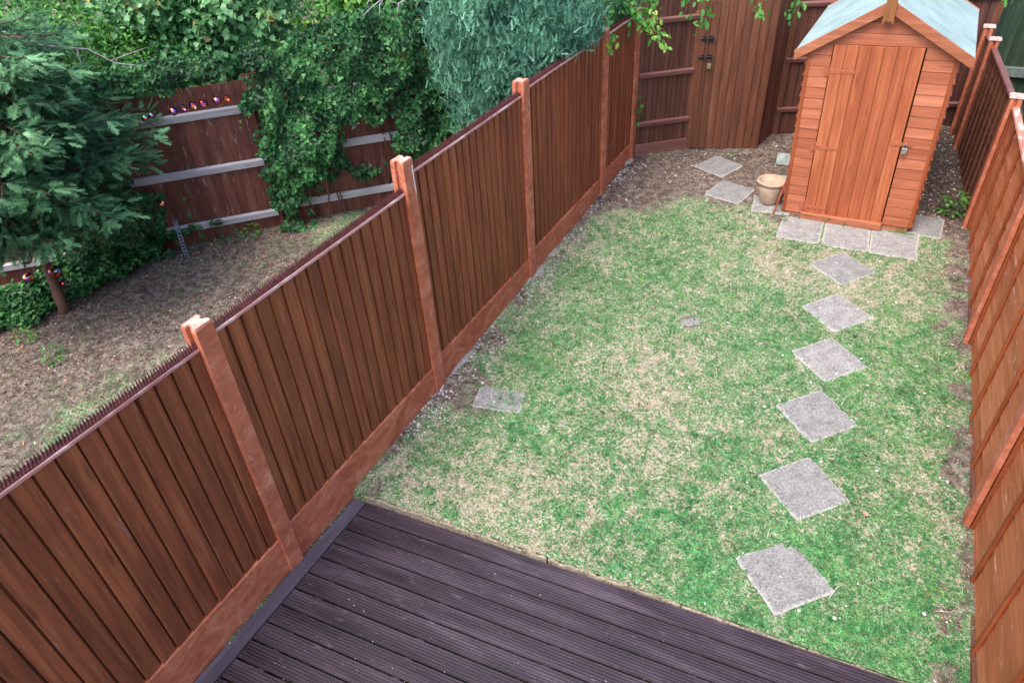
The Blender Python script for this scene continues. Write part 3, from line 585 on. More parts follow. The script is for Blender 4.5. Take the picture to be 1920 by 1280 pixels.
# roof
rx0, rx1, ry0, ry1 = -0.125, W + 0.125, -0.075, Dp + 0.07; ridge = RG + 0.045; sl_ = (RG - EV) / (W / 2)
zl = ridge - sl_ * (W / 2 - rx0); t_ = 0.024
m = MB(); cx = W / 2
m.prism([(rx0, zl - t_), (cx, ridge - t_), (rx1, zl - t_), (rx1 + 0.004, zl), (cx, ridge), (rx0 - 0.004, zl)], ry0 + 0.02, ry1, 'y'); ro = m.build('roof', M['felt'], SH)
for s in (-1, 1):
    for fy in (ry0, ry1 + 0.002):
        m = MB(); xe = cx + s * (cx - rx0 + 0.012); ze = zl - 0.004; bw = 0.105
        prof = [(cx + s * 0.028, ridge - sl_ * 0.028 + 0.008), (xe, ze + 0.008), (xe - s * 0.008, ze + 0.008 - bw * 0.92), (cx + s * 0.028, ridge - sl_ * 0.028 - bw * 0.95)]
        m.prism(prof if s < 0 else prof[::-1], fy, fy + 0.019, 'y'); m.build('bargeboard', M['shedtrim'], ro, bevel=0.003)
m = MB(); prof = [(cx - 0.05, ridge - 0.21), (cx - 0.018, ridge - 0.17), (cx, ridge - 0.19), (cx + 0.018, ridge - 0.17), (cx + 0.05, ridge - 0.21), (cx + 0.045, ridge + 0.05), (cx, ridge + 0.09), (cx - 0.045, ridge + 0.05)]
m.prism(prof, ry0 - 0.022, ry0 - 0.003, 'y'); m.build('finial', M['finial'], ro, bevel=0.003)
for s in (-1, 1):
    m = MB(); m.box((rx0 - 0.0 if s < 0 else rx1 - 0.02, ry0 + 0.022, zl - 0.07), (rx0 + 0.02 if s < 0 else rx1, ry1, zl - 0.0245)); m.build('eaves_board', M['shedtrim'], ro)
# stick leaning by the shed
m = MB(); m.tube([(2.06, 5.98, 0.24), (2.12, 6.16, 0.62)], 0.011, 6); tag(m.build('timber_offcut', M['batten']), 'thin orange timber offcut leaning on the shed beside the clay pot', 'timber')

# ------------------------------------------------------------------ slabs
def slab_mesh(L, Wd, th, mat, seed, irr=0.006):
    r = np.random.default_rng(seed); n = 16
    t = np.linspace(-1, 1, n + 1); X, Y = np.meshgrid(t, t); e = np.maximum(abs(X), abs(Y)); wob = np.clip(r.normal(size=X.shape), -1.5, 1.5) * irr * 0.3
    px_ = X * L / 2 * (1 + 0.008 * np.sin(3 * Y + seed)) + np.where((abs(X) > 0.99), wob, 0); py_ = Y * Wd / 2 * (1 + 0.01 * np.sin(3 * X + seed * 2)) + np.where(abs(Y) > 0.99, wob[::-1], 0)
    # round the corners a little
    cr = (abs(X) > 0.99) & (abs(Y) > 0.99); px_ = np.where(cr, px_ * 0.975, px_); py_ = np.where(cr, py_ * 0.975, py_)
    Z = np.where(e > 0.99, -0.006, 0) + r.normal(size=X.shape) * 0.0007
    V = np.stack([px_, py_, Z], -1).reshape(-1, 3); i = np.arange((n + 1) ** 2).reshape(n + 1, n + 1)
    F = np.stack([i[:-1, :-1], i[:-1, 1:], i[1:, 1:], i[1:, :-1]], -1).reshape(-1, 4)
    rim = np.concatenate([i[0, :-1], i[:-1, -1], i[-1, :0:-1], i[:0:-1, 0]]); lo = V[rim].copy(); lo[:, 2] -= th; b = len(V); k = len(rim)
    F2 = np.array([(rim[(q + 1) % k], rim[q], b + q, b + (q + 1) % k) for q in range(k)], np.int32)
    edge = np.concatenate([(np.clip((e - 0.8) / 0.2, 0, 1)).ravel(), np.ones(k)])
    me = fast_mesh('paving_slab', np.concatenate([V, lo]), [F.astype(np.int32), F2], extra=dict(edge=edge, rnd=np.full(len(V) + k, r.random())))
    me.materials.append(mat); return me
def slab(x, y, ang, label, group, L=0.45, Wd=0.45, mat='slab', h=0.009, seed=None, tilt=(0, 0)):
    me = slab_mesh(L, Wd, 0.045, M[mat], seed or int(x * 97 + y * 31))
    o = D.objects.new('paving_slab', me); col.objects.link(o); o.location = (x, y, zlawn(np.array(x), np.array(y)) + h)
    o.rotation_euler = (math.atan(SL) + tilt[0], tilt[1], ang); 
    q = Matrix.Rotation(math.atan(SL), 3, 'X') @ Matrix.Rotation(ang, 3, 'Z'); o.rotation_euler = q.to_euler()
    return tag(o, label, 'paving slab', group)
GR = 'stepping slabs laid diagonally down the lawn'
slab(3.077, 1.308, math.radians(46.5), 'stepping slab nearest the dark deck, with a few white spots', GR, seed=31)
slab(3.064, 2.066, math.radians(47.2), 'plain grey stepping slab second from the deck, a dead leaf beside its lower corner', GR, seed=32)
slab(3.029, 2.849, math.radians(46.7), 'even grey stepping slab third from the deck in the row up the lawn', GR, seed=33)
slab(3.013, 3.592, math.radians(48.4), 'stepping slab fourth from the deck, dark with white lichen spots', GR, mat='slab2', seed=34)
slab(2.978, 4.308, math.radians(50.2), 'stepping slab fifth from the deck, with pale lower edge', GR, mat='slab2', seed=35)
slab(2.925, 5.087, math.radians(51.4), 'stepping slab closest to the three slabs in front of the shed', GR, seed=36)
GF = 'slabs laid in front of the shed'
slab(2.405, 5.72, math.radians(2), 'white spotted slab under the shed front, left end of the row of three', GF, 0.44, 0.50, 'slab2', seed=41)
slab(2.88, 5.73, math.radians(3), 'slab in the middle of the row of three under the shed door', GF, 0.46, 0.50, 'slab2', seed=42)
slab(3.35, 5.74, math.radians(2), 'slab at the right end of the row of three before the shed', GF, 0.46, 0.50, 'slab2', seed=43)
slab(3.58, 6.25, math.radians(-2), 'dull slab in the shade between the shed corner and the right fence', None, 0.42, 0.45, 'slab', seed=44)
slab(1.475, 6.324, math.radians(75.6), 'slab lying between lawn and bare soil left of the clay pot', 'slabs leading to the gate', seed=45)
slab(1.171, 6.972, math.radians(65.4), 'slab on bare soil nearest the gate', 'slabs leading to the gate', seed=46)
slab(2.0, 6.17, math.radians(8), 'slab under the clay pot beside the shed', None, 0.42, 0.40, 'slab2', seed=47)
slab(0.58, 2.0, math.radians(12), 'broken slab sunk in the lawn edge near the left fence', None, 0.42, 0.26, 'slab', h=0.002, seed=48)
slab(1.77, 3.66, math.radians(30), 'small sunken stone showing through the grass in mid lawn', None, 0.2, 0.12, 'slab', h=0.001, seed=49)

# grey blocks left of the shed
m = MB(); m.box((-0.11, -0.1, 0), (0.11, 0.1, 0.05), top=(0.006,) * 4); tag(m.build('concrete_block', M['blockg'], loc=(1.99, 6.78, gz(0, 6.78) + 0.005), rot=(0, 0, 0.08), bevel=0.006), 'pale grey block lying flat just behind the clay pot', 'block')
m = MB(); m.box((-0.12, -0.02, 0), (0.12, 0.03, 0.15), top=(0.004,) * 4); m.box((-0.12, 0.0305, 0), (0.12, 0.10, 0.07)); tag(m.build('upright_block', M['blockg'], loc=(1.95, 7.27, gz(0, 7.2)), rot=(-0.5, 0, 0.1), bevel=0.006), 'grey green block tipped up on the soil left of the shed', 'block')

# clay pot
pt = thing('clay_pot', 'empty pale terracotta pot standing on a slab beside the shed', 'plant pot', (1.955, 6.20, gz(0, 6.2) + 0.012))
m = MB(); m.lathe([(0.0, 0.0), (0.082, 0.0), (0.098, 0.03), (0.128, 0.12), (0.142, 0.20), (0.140, 0.225), (0.128, 0.242), (0.112, 0.24), (0.112, 0.10), (0.09, 0.09), (0.0, 0.088)], 40); m.build('pot_body', M['terracotta'], pt, smooth=True)
m = MB(); m.lathe([(0.126, 0.232), (0.150, 0.246), (0.165, 0.262), (0.168, 0.275), (0.160, 0.286), (0.145, 0.285), (0.132, 0.272), (0.116, 0.236)], 40); m.build('rim', M['terracotta'], pt, smooth=True)
def disc(mb, x, y, z, r, n=24):
    mb.add([(x + r * math.cos(6.2832 * k / n), y + r * math.sin(6.2832 * k / n), z) for k in range(n)], [tuple(range(n))])
m = MB(); m.lathe([(0.0, 0.0), (0.107, 0.0), (0.109, 0.012), (0.0, 0.016)], 24); o = m.build('potting_soil', plain('dry_compost', lin(110, 92, 80), lin(176, 160, 146), 40, 0.95), pt, loc=(0, 0, 0.165))

# ------------------------------------------------------------------ deck
dk = thing('garden_deck', 'dark purple brown grooved decking beside the left fence', 'deck')
def zdeck(x): return -0.027 + 0.013 * x
m = MB(); nk = 20; pitch = 0.1365; wb = 0.1195; dirv = 0.0625
for k in range(nk):
    ytop = kerb_y(0.14) - 0.0085 - k * pitch + RN.normal() * 0.001
    ng = 6; prof = []; 
    for g in range(ng):
        a = -wb + wb * g / ng; s_ = wb / ng
        prof += [(a + 0.0008, -0.008), (a + s_ * 0.34, -0.008), (a + s_ * 0.40, 0.0), (a + s_ * 0.96, 0.0)]
    prof = [(-wb, -0.026), (0, -0.026), (0, -0.002)] + prof[::-1]
    zo = RN.normal() * 0.0012; x0, x1 = 0.142 + RN.uniform(0, 0.002), 4.17
    V = []; n = len(prof)
    for xx in (x0, x1):
        for p, q in prof: V.append((xx, ytop + p + dirv * (xx - 0.14), zdeck(xx) + q + zo))
    F = [tuple(range(n)), tuple(range(2 * n - 1, n - 1, -1))] + [(i, n + i, n + (i + 1) % n, (i + 1) % n) for i in range(n)]
    m.add(V, F, RN.random())
m.build('grooved_boards', M['deck'], dk)
m = MB(); prof = []; wb2 = 0.112; ng = 18; x_ = 0.024
for g in range(ng): a = x_ + wb2 * g / ng; s_ = wb2 / ng; prof += [(a, -0.0012), (a + s_ * 0.35, -0.0012), (a + s_ * 0.5, 0.0), (a + s_ * 0.9, 0.0)]
prof = prof + [(x_ + wb2, -0.026), (x_, -0.026)]
n = len(prof); V = []
for yy in (-2.2, 0.648):
    for p, q in prof: V.append((p, yy, zdeck(p) + 0.004 + q))
F = [tuple(range(n)), tuple(range(2 * n - 1, n - 1, -1))] + [(i, n + i, n + (i + 1) % n, (i + 1) % n) for i in range(n)]
m.add(V, F, 0.4); m.build('border_board', M['deckb'], dk)
m = MB()
for xx in (0.3, 1.1, 1.9, 2.7, 3.5): m.box((xx, -2.1, -0.16), (xx + 0.05, 0.55 + 0.06 * xx, zdeck(xx) - 0.028))
m.build('joist', M['deckb'], dk)
# weeds in the slit between fence and deck
rng = np.random.default_rng(55); k = 900; yy = rng.uniform(-2.0, 0.75, k); yy = yy[fbm(yy, yy * 0, 4.0, 3) > 0.42]; k = len(yy)
slit = ([(0, 0, 0), (0.5, 0.3, 0.1), (1, 0, 0), (0.5, -0.3, 0.1)], [(0, 1, 2), (0, 2, 3)])
SLIT = (yy, k)
# scattered debris on the deck
# kerb stones
ke = [0.12, 1.02, 1.62, 2.54, 3.30, 4.16]
klab = ['kerb stone touching the left fence end of the deck, its dark face showing', 'second kerb stone from the left fence along the deck', 'short middle kerb stone between deck and lawn', 'kerb stone right of the joint gap along the deck', 'kerb stone at the right fence end of the deck']
for i in range(5):
    a, b = ke[i] + 0.004, ke[i + 1] - 0.006; N = 18; V = []; F = []
    for k in range(N + 1):
        xx = a + (b - a) * k / N; y0 = kerb_y(xx) + RN.normal() * 0.0025; y1 = y0 + 0.018 + RN.normal() * 0.006; zt = float(zlawn(np.array(xx), np.array(y0 + 0.05))) + 0.001 - 0.006 * (xx > 2.6) + RN.normal() * 0.004
        V += [(xx, y0, -0.24), (xx, y0, zt - 0.010), (xx, y0 + 0.010, zt), (xx, y1, zt - 0.002), (xx, y1 + 0.002, -0.24)]
    for k in range(N):
        for q in range(5): F.append((k * 5 + q, (k + 1) * 5 + q, (k + 1) * 5 + (q + 1) % 5, k * 5 + (q + 1) % 5))
    F += [(4, 3, 2, 1, 0), tuple(N * 5 + q for q in range(5))]; m = MB(); m.add(V, F, RN.random()); tag(m.build('kerb_stone', M['kerb']), klab[i], 'kerb stone', 'kerb stones between deck and lawn')

# ------------------------------------------------------------------ plants: trees
def trunk(root, pts, r0, r1, mat=None, name='trunk'):
    m = MB(); n = len(pts); P = []
    for i, p in enumerate(pts): P.append((p[0] + (RN.normal() * 0.008 if 0 < i < n - 1 else 0), p[1] + (RN.normal() * 0.008 if 0 < i < n - 1 else 0), p[2]))
    # resample for a knotted look
    Q = [Vector(P[0])]
    for a, b in zip(P[:-1], P[1:]):
        for t in (0.33, 0.66, 1.0): Q.append(Vector(a).lerp(Vector(b), t))
    R = [(r0 + (r1 - r0) * i / (len(Q) - 1)) * (1 + 0.12 * RN.normal() * 0.6) for i in range(len(Q))]
    R[0] *= 1.35; m.tube(Q, R, 10); return m.build(name, mat or M['bark'], root, smooth=True)
def clump_points(ell, nclump, per, cr, rng, shell=0.55, keep=None):
    """clumps scattered in the outer shell of ellipsoids -> positions, outward normals, clump id"""
    P, Nn, I = [], [], []; tot = sum(e[1][0] * e[1][1] + e[1][1] * e[1][2] + e[1][0] * e[1][2] for e in ell); cid = 0
    for c, r in ell:
        k = max(2, int(nclump * (r[0] * r[1] + r[1] * r[2] + r[0] * r[2]) / tot)); d = rdir(k, rng); rad = rng.uniform(shell, 1.0, size=(k, 1)) ** 0.7
        cc = np.array(c) + d * rad * np.array(r)
        for j in range(k):
            m_ = int(per * rng.uniform(0.5, 1.4)); off = rng.normal(size=(m_, 3)) * cr * rng.uniform(0.6, 1.3) * np.array([1, 1, 0.7])
            P.append(cc[j] + off); nn = off / (np.linalg.norm(off, axis=1, keepdims=True) + 1e-6) * 0.5 + d[j] * 0.8 + np.array([0, 0, 0.7]); Nn.append(nn); I.append(np.full(m_, rng.random()))
            cid += 1
    P = np.concatenate(P); Nn = np.concatenate(Nn); I = np.concatenate(I); ok = P[:, 2] > SL * P[:, 1] + 0.02
    if keep is not None: ok &= keep(P)
    return P[ok], Nn[ok], I[ok]
def leaves(name, ell, n, per, cr, size, tmpl, mat, root, seed, shell=0.45, keep=None, spread=0.9, tint=(0.0, 1.0)):
    rng = np.random.default_rng(seed); P, N, I = clump_points(ell, n, per, cr, rng, shell, keep); k = len(P)
    nr = N + rng.normal(size=(k, 3)) * spread; hd = rng.normal(size=(k, 3)) * 0.8 + N * 0.6 + np.array([0, 0, -0.5])
    rnd = np.clip(0.68 * I + 0.4 * rng.random(k) - 0.04, 0, 1) * (tint[1] - tint[0]) + tint[0]
    rnd = np.where(rng.random(k) > 0.985, 1.0, np.minimum(rnd, 0.93)); return inst(name, tmpl[0], tmpl[1], P, frames(nr, hd), size * rng.uniform(0.6, 1.25, k), rnd, mat, root)
def broad_tree(name, label, base, ell, n, per, cr, size, tmpl, mat, seed, limbs=(), **kw):
    root = thing(name, label, 'tree'); c0 = ell[0][0]
    trunk(root, [base, ((base[0] * 2 + c0[0]) / 3, (base[1] * 2 + c0[1]) / 3, base[2] + 0.6), c0], 0.07, 0.03)
    for L in limbs: trunk(root, L, 0.025, 0.008, name='branch')
    leaves('crown', ell, n, per, cr, size, tmpl, mat, root, seed, **kw); return root
inplot = lambda P: ~((P[:, 0] > -0.06) & (P[:, 1] < 6.8) & (P[:, 2] < 3.5))
behind = lambda P: ((P[:, 1] - 3.68) * math.cos(0.794) - (P[:, 0] + 3.42) * math.sin(0.794) > -0.35) & ~((P[:, 0] > -0.06) & (P[:, 1] < 6.8))
broad_tree('broadleaf_tree', 'grey green maple tree leaning over the neighbour fence top, sharp lobed leaves', (-4.3, 4.6, 0.15), [((-4.25, 4.15, 2.12), (0.62, 0.5, 0.42)), ((-3.9, 4.3, 2.6), (0.7, 0.5, 0.45)), ((-4.8, 3.9, 2.6), (0.6, 0.5, 0.4))], 115, 85, 0.12, 0.078, MAPLE, M['leaf_maple'], 1, keep=behind)
broad_tree('broadleaf_tree', 'dark green maple behind the ivy between grey green maple and blue cypress', (-2.6, 6.4, 0.2), [((-3.0, 5.6, 2.25), (0.8, 0.6, 0.55)), ((-2.0, 6.2, 2.3), (0.8, 0.6, 0.6)), ((-2.5, 6.6, 2.0), (1.1, 0.8, 0.9))], 120, 80, 0.12, 0.078, MAPLE, M['leaf_dark'], 2, keep=behind)
broad_tree('broadleaf_tree', 'mid green bushy tree with small leaves above the neighbour fence at top left', (-5.6, 3.6, 0.15), [((-5.2, 3.3, 2.1), (0.7, 0.6, 0.55)), ((-5.9, 2.7, 2.2), (0.8, 0.7, 0.6)), ((-4.9, 3.8, 1.9), (0.8, 0.7, 0.7)), ((-6.6, 2.0, 2.1), (0.8, 0.7, 0.7))], 210, 85, 0.13, 0.058, OVAL, M['leaf_mid'], 3, keep=behind)
broad_tree('broadleaf_tree', 'darkest green tree far behind the fences filling the top left corner', (-7.5, 4.5, 0.15), [((-7.0, 4.0, 1.8), (1.4, 1.2, 1.4)), ((-5.6, 5.4, 1.6), (1.4, 1.1, 1.3)), ((-8.6, 2.4, 1.8), (1.2, 1.2, 1.4))], 240, 95, 0.25, 0.085, OVAL, M['leaf_dark'], 4, keep=behind)
broad_tree('broadleaf_tree', 'shadowy broad leaved tree far behind the blue cypress', (-3.4, 8.2, 0.2), [((-3.6, 7.6, 1.6), (1.5, 1.2, 1.4)), ((-1.6, 8.6, 1.7), (1.4, 1.0, 1.4)), ((-5.0, 6.9, 1.2), (1.2, 1.0, 1.1))], 230, 95, 0.25, 0.09, OVAL, M['leaf_dark'], 5, keep=behind)
broad_tree('broadleaf_tree', 'yellow green tree behind the brown gate', (1.2, 10.2, 0.3), [((0.6, 9.8, 1.6), (1.3, 1.0, 1.4)), ((2.4, 11.2, 1.6), (1.5, 1.0, 1.3)), ((4.6, 13.2, 1.4), (2.2, 1.4, 1.4))], 200, 90, 0.25, 0.08, OVAL, M['leaf_mid'], 6)
# yellow blossom shrub seen through the gaps
ys_ = thing('flowering_shrub', 'shrub with yellow flowers showing through gaps in the dark trees', 'shrub')
leaves('foliage', [((-4.2, 5.3, 1.5), (0.9, 0.7, 0.8)), ((-3.1, 6.3, 1.8), (0.8, 0.6, 0.7))], 60, 60, 0.2, 0.07, OVAL, M['leaf_light'], ys_, 7, tint=(0.5, 1.0)); trunk(ys_, [(-4.0, 5.5, 0.2), (-4.1, 5.4, 1.0), (-4.2, 5.3, 1.6)], 0.03, 0.01, name='stem')
# dead grey twigs at the top
dt = thing('dead_branch', 'bare pale grey forked twig hanging in front of the dark foliage at the top', 'branch')
m = MB()
for pts, r in (([(-1.40, 3.95, 2.95), (-1.46, 3.9, 2.80), (-1.56, 3.82, 2.73), (-1.612, 3.715, 2.667)], 0.007), ([(-1.46, 3.9, 2.80), (-1.50, 3.85, 2.74), (-1.471, 3.789, 2.659)], 0.005), ([(-1.538, 3.856, 2.86), (-1.60, 3.80, 2.76), (-1.585, 3.79, 2.70)], 0.005), ([(-1.20, 4.05, 2.92), (-1.27, 4.0, 2.78), (-1.34, 3.93, 2.74), (-1.332, 3.878, 2.66)], 0.008), ([(-1.34, 3.93, 2.74), (-1.40, 3.9, 2.76), (-1.44, 3.9, 2.80)], 0.005)):
    m.tube(pts, [r, r * 0.9, r * 0.7, r * 0.5][:len(pts)], 6)
m.build('twig', M['deadwood'], dt, smooth=True)

db_ = thing('dead_branch', 'thin bare brown grey branch crossing the leaves at the top left corner', 'branch')
m = MB(); m.tube([(-4.75, 2.15, 2.72), (-4.30, 2.25, 2.58), (-3.95, 2.45, 2.52), (-3.70, 2.50, 2.40), (-3.42, 2.62, 2.36)], [0.011, 0.009, 0.007, 0.005, 0.003], 6)
m.tube([(-4.05, 2.40, 2.535), (-3.95, 2.32, 2.40), (-3.98, 2.22, 2.26)], [0.006, 0.004, 0.002], 5); m.tube([(-3.75, 2.50, 2.42), (-3.62, 2.64, 2.46), (-3.48, 2.72, 2.50)], [0.005, 0.004, 0.002], 5)
m.build('twig', M['deadwood'], db_, smooth=True)
# left conifer
def fronds(name, ell, n, per, cr, size, mat, root, seed, mode, keep=None, shell=0.5, tmpl=FR1):
    rng = np.random.default_rng(seed); P, N, I = clump_points(ell, n, per, cr, rng, shell, keep); k = len(P); c = np.mean([np.array(e[0]) for e in ell], 0)
    out = P - c; out[:, 2] *= 0.3; out /= np.linalg.norm(out, axis=1, keepdims=True) + 1e-6
    if mode == 'layer': hd = out + rng.normal(size=(k, 3)) * 0.45 + np.array([0, 0, 0.12]); nr = np.array([0, 0, 1.0]) + rng.normal(size=(k, 3)) * 0.45
    else: hd = np.array([0, 0, 1.0]) + out * 0.25 + rng.normal(size=(k, 3)) * 0.28; nr = out + rng.normal(size=(k, 3)) * 0.7
    rnd = np.clip(0.45 * I + 0.55 * rng.random(k), 0, 1); return inst(name, tmpl[0], tmpl[1], P, frames(nr, hd), size * rng.uniform(0.6, 1.3, k), rnd, mat, root)
def branchy(root, spine, dirs, seed, size, mat, per=34):
    """drooping boughs: each bough carries fronds along its length"""
    rng = np.random.default_rng(seed); P, H, N, I = [], [], [], []; m = MB()
    for b, (st, en, sag) in enumerate(dirs):
        st, en = np.array(st), np.array(en); L = np.linalg.norm(en - st); pts = [st + (en - st) * t + np.array([0, 0, -sag * 4 * t * (1 - t) * 0.5 + 0.0]) for t in np.linspace(0, 1, 8)]
        m.tube([tuple(p) for p in pts], list(np.linspace(0.014, 0.003, 8)), 6); d = (en - st) / L; side = np.cross(d, [0, 0, 1]); side /= np.linalg.norm(side); k = int(per * L); br = rng.random()
        for j in range(k):
            t = rng.uniform(0.15, 1.03); w = 0.20 * (1.15 - t) + 0.05; s = rng.normal() * w; p = st + (en - st) * t + side * s + np.array([0, 0, -sag * 2 * t * (1 - t) + rng.normal() * 0.025 - abs(s) * 0.15])
            P.append(p); H.append(d * 0.9 + side * np.sign(s) * 0.65 + rng.normal(size=3) * 0.25 + np.array([0, 0, 0.05])); N.append(np.array([0, 0, 1.0]) + rng.normal(size=3) * 0.4); I.append(0.35 * br + 0.65 * t)  # tone rises along the bough: lit tips and dark interior painted in
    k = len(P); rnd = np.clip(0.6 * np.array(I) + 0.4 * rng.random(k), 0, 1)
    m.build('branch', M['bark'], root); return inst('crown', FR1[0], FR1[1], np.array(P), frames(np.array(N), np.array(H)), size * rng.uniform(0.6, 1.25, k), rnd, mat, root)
cf = thing('conifer_tree', 'grey green conifer with feathery drooping boughs over a leaning red brown trunk', 'tree')
trunk(cf, [(-4.44, 1.33, 0.0), (-4.47, 1.38, 0.35), (-4.52, 1.45, 0.7), (-4.55, 1.5, 1.2), (-4.5, 1.55, 2.0), (-4.4, 1.6, 2.9)], 0.055, 0.02)
rg = np.random.default_rng(77); dirs = []
for i in range(120):
    t = (i + 0.5) / 120; z = 1.12 + 1.75 * t; a = rg.uniform(-2.2, 2.2) + 0.2; L = (1.35 - 0.35 * abs(t - 0.35) * 2) * rg.uniform(0.65, 1.1); st = (-4.52 + 0.1 * t, 1.5 + 0.1 * t, z)
    dirs.append((st, (st[0] + math.cos(a) * L, st[1] + math.sin(a) * L, z + rg.uniform(-0.2, 0.12)), rg.uniform(0.0, 0.1)))
keepdirs = [d for d in dirs if (d[1][1] - 3.68) * 0.701 - (d[1][0] + 3.42) * 0.713 < -0.05 or d[1][2] > 2.0]
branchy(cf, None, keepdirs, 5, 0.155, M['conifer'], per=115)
# blue cypress
cy = thing('cypress_tree', 'blue green weeping cypress draped over the top of the left fence', 'tree')
trunk(cy, [(-0.85, 5.2, 0.2), (-0.86, 5.2, 1.2), (-0.84, 5.18, 2.4), (-0.84, 5.16, 3.2)], 0.07, 0.03)
ck = lambda P: ~((P[:, 0] > -0.10) & (P[:, 2] < 2.12)) & (P[:, 0] < 0.16)
CELL = [((-0.85, 5.05, 1.6), (0.62, 0.62, 1.4)), ((-0.62, 5.15, 2.35), (0.72, 0.85, 0.9)), ((-0.95, 4.85, 2.2), (0.6, 0.55, 0.9)), ((-0.35, 5.2, 2.35), (0.45, 0.7, 0.42))]
fronds('crown', CELL, 1250, 36, 0.08, 0.09, M['cypress'], cy, 21, 'plume', keep=ck, shell=0.72, tmpl=FR2)
dc = thing('juniper_bush', 'dark grey juniper tuft between the blue cypress and the garden corner', 'shrub')
fronds('foliage', [((-0.30, 6.55, 2.15), (0.35, 0.30, 0.35))], 60, 34, 0.09, 0.11, M['conifer'], dc, 22, 'plume', keep=lambda P: P[:, 2] > 1.5, tmpl=FR2); trunk(dc, [(-0.4, 6.4, 0.25), (-0.35, 6.5, 1.2), (-0.3, 6.55, 2.1)], 0.03, 0.012, name='stem')

# ------------------------------------------------------------------ ivy on the neighbour's fence
UA = math.radians(45.5); UD = np.array([math.cos(UA), math.sin(UA)]); UN = np.array([math.sin(UA), -math.cos(UA)])
def ivy_on(name, root, n, regions, holes, seed, size=0.047, thick=0.10):
    rng = np.random.default_rng(seed); P = []; tries = 0
    us = rng.uniform(-2.6, 4.2, n * 6); zs = rng.uniform(0.02, 2.35, n * 6); wob = (fbm(us, zs, 2.2, 31) - 0.5) * 0.5 + (fbm(us, zs, 8.0, 33) - 0.5) * 0.45
    d = np.full(len(us), -9.0)
    for (cu, cz, ru, rz) in regions: d = np.maximum(d, 1 - np.sqrt(((us - cu) / ru) ** 2 + ((zs - cz) / rz) ** 2))
    hw_ = (fbm(us, zs, 4.5, 35, 3) - 0.5) * 1.5
    for (cu, cz, ru, rz) in holes: d = np.minimum(d, np.sqrt(((us - cu) / ru) ** 2 + ((zs - cz) / rz) ** 2) - 1 + hw_)
    ok = (d + wob > 0.02); us, zs, dd = us[ok][:n], zs[ok][:n], np.clip(d[ok][:n], 0, 0.5); k = len(us)
    off = 0.06 + rng.random(k) * (thick * 0.6 + dd * 0.12) + np.clip(fbm(us, zs, 4.0, 41, 3) - 0.36, 0, 1) * 1.1 * (0.25 + dd)
    xy = np.array([-3.42, 3.68]) + us[:, None] * UD + np.clip(off, 0.055, 1)[:, None] * UN; P = np.column_stack([xy, zs + SL * xy[:, 1]])
    nr = np.column_stack([np.tile(UN, (k, 1)) * 1.0, np.full(k, 0.55)]) + rng.normal(size=(k, 3)) * 0.45; hd = np.array([0, 0, -1.0]) + rng.normal(size=(k, 3)) * 0.6
    rnd = np.clip(rng.random(k) * 0.7 + (fbm(us, zs, 4, 51) - 0.55) * 1.4, 0, 1); rnd = np.where(rng.random(k) > 0.985, 1.0, rnd * 0.95)
    return inst(name, IVY[0], IVY[1], P, frames(nr, hd), size * rng.uniform(0.55, 1.25, k), rnd, M['leaf_ivy'], root)
IV = thing('climbing_ivy', 'dense dark ivy hanging down the middle of the neighbour fence', 'ivy')
ivy_on('foliage', IV, 27000, [(1.9, 1.85, 1.7, 0.55), (0.35, 1.25, 0.52, 0.95), (0.22, 0.4, 0.26, 0.85), (0.95, 1.1, 0.62, 0.62), (0.6, 0.85, 0.45, 0.35), (1.85, 0.9, 0.4, 0.5), (2.6, 1.5, 0.8, 1.0), (3.4, 1.3, 1.0, 1.3), (-0.95, 2.0, 1.0, 0.16)], [(1.27, 0.82, 0.30, 0.34), (1.0, 0.28, 0.62, 0.27), (-0.75, 0.9, 0.72, 0.8), (1.3, 0.12, 0.6, 0.3)], 61)
tb = MB()
for k in range(7):
    u = RN.uniform(0.1, 3.2); p = np.array([-3.42, 3.68]) + u * UD + 0.06 * UN; pts = [(p[0] + RN.normal() * 0.03, p[1] + RN.normal() * 0.03, 0.12 + 0.35 * j) for j in range(6)]; tb.tube(pts, 0.008, 6)
tb.build('stem', M['bark'], IV)
IV2 = thing('climbing_ivy', 'thin ivy strand climbing alone on the bare brown boards between two grey rails', 'ivy')
ivy_on('foliage', IV2, 230, [(-0.93, 0.68, 0.06, 0.34), (-0.88, 0.13, 0.10, 0.12)], [], 62, size=0.05, thick=0.03)
IV3 = thing('climbing_ivy', 'dark ivy over the fence foot behind the conifer trunk', 'ivy')
ivy_on('foliage', IV3, 7000, [(-1.85, 0.45, 0.65, 0.75), (-2.2, 1.3, 0.5, 0.6)], [], 63, thick=0.16)

# ------------------------------------------------------------------ stuff on the ground
def zall(x, y): return np.where(x > 0, zlawn(x, y), SL * y + lump(x, y))
def scatter(n, x0, x1, y0, y1, prob, rng):
    x = rng.uniform(x0, x1, n); y = rng.uniform(y0, y1, n); g, s = masks(x, y); p = prob(x, y, g, s)
    if x0 > -0.01: p = p * (y > kerb_y(x) + 0.05)
    ok = rng.random(n) < p; return x[ok], y[ok], g[ok], s[ok]
SL_RECT = [(3.077, 1.308, 46.5, .45, .45), (3.064, 2.066, 47.2, .45, .45), (3.029, 2.849, 46.7, .45, .45), (3.013, 3.592, 48.4, .45, .45), (2.978, 4.308, 50.2, .45, .45), (2.925, 5.087, 51.4, .45, .45), (2.88, 5.73, 3, 1.42, .5), (1.475, 6.324, 75.6, .45, .45), (1.171, 6.972, 65.4, .45, .45), (2.0, 6.17, 8, .42, .4), (2.81, 7.0, 0, 1.3, 1.9), (3.58, 6.25, 0, .42, .45)]
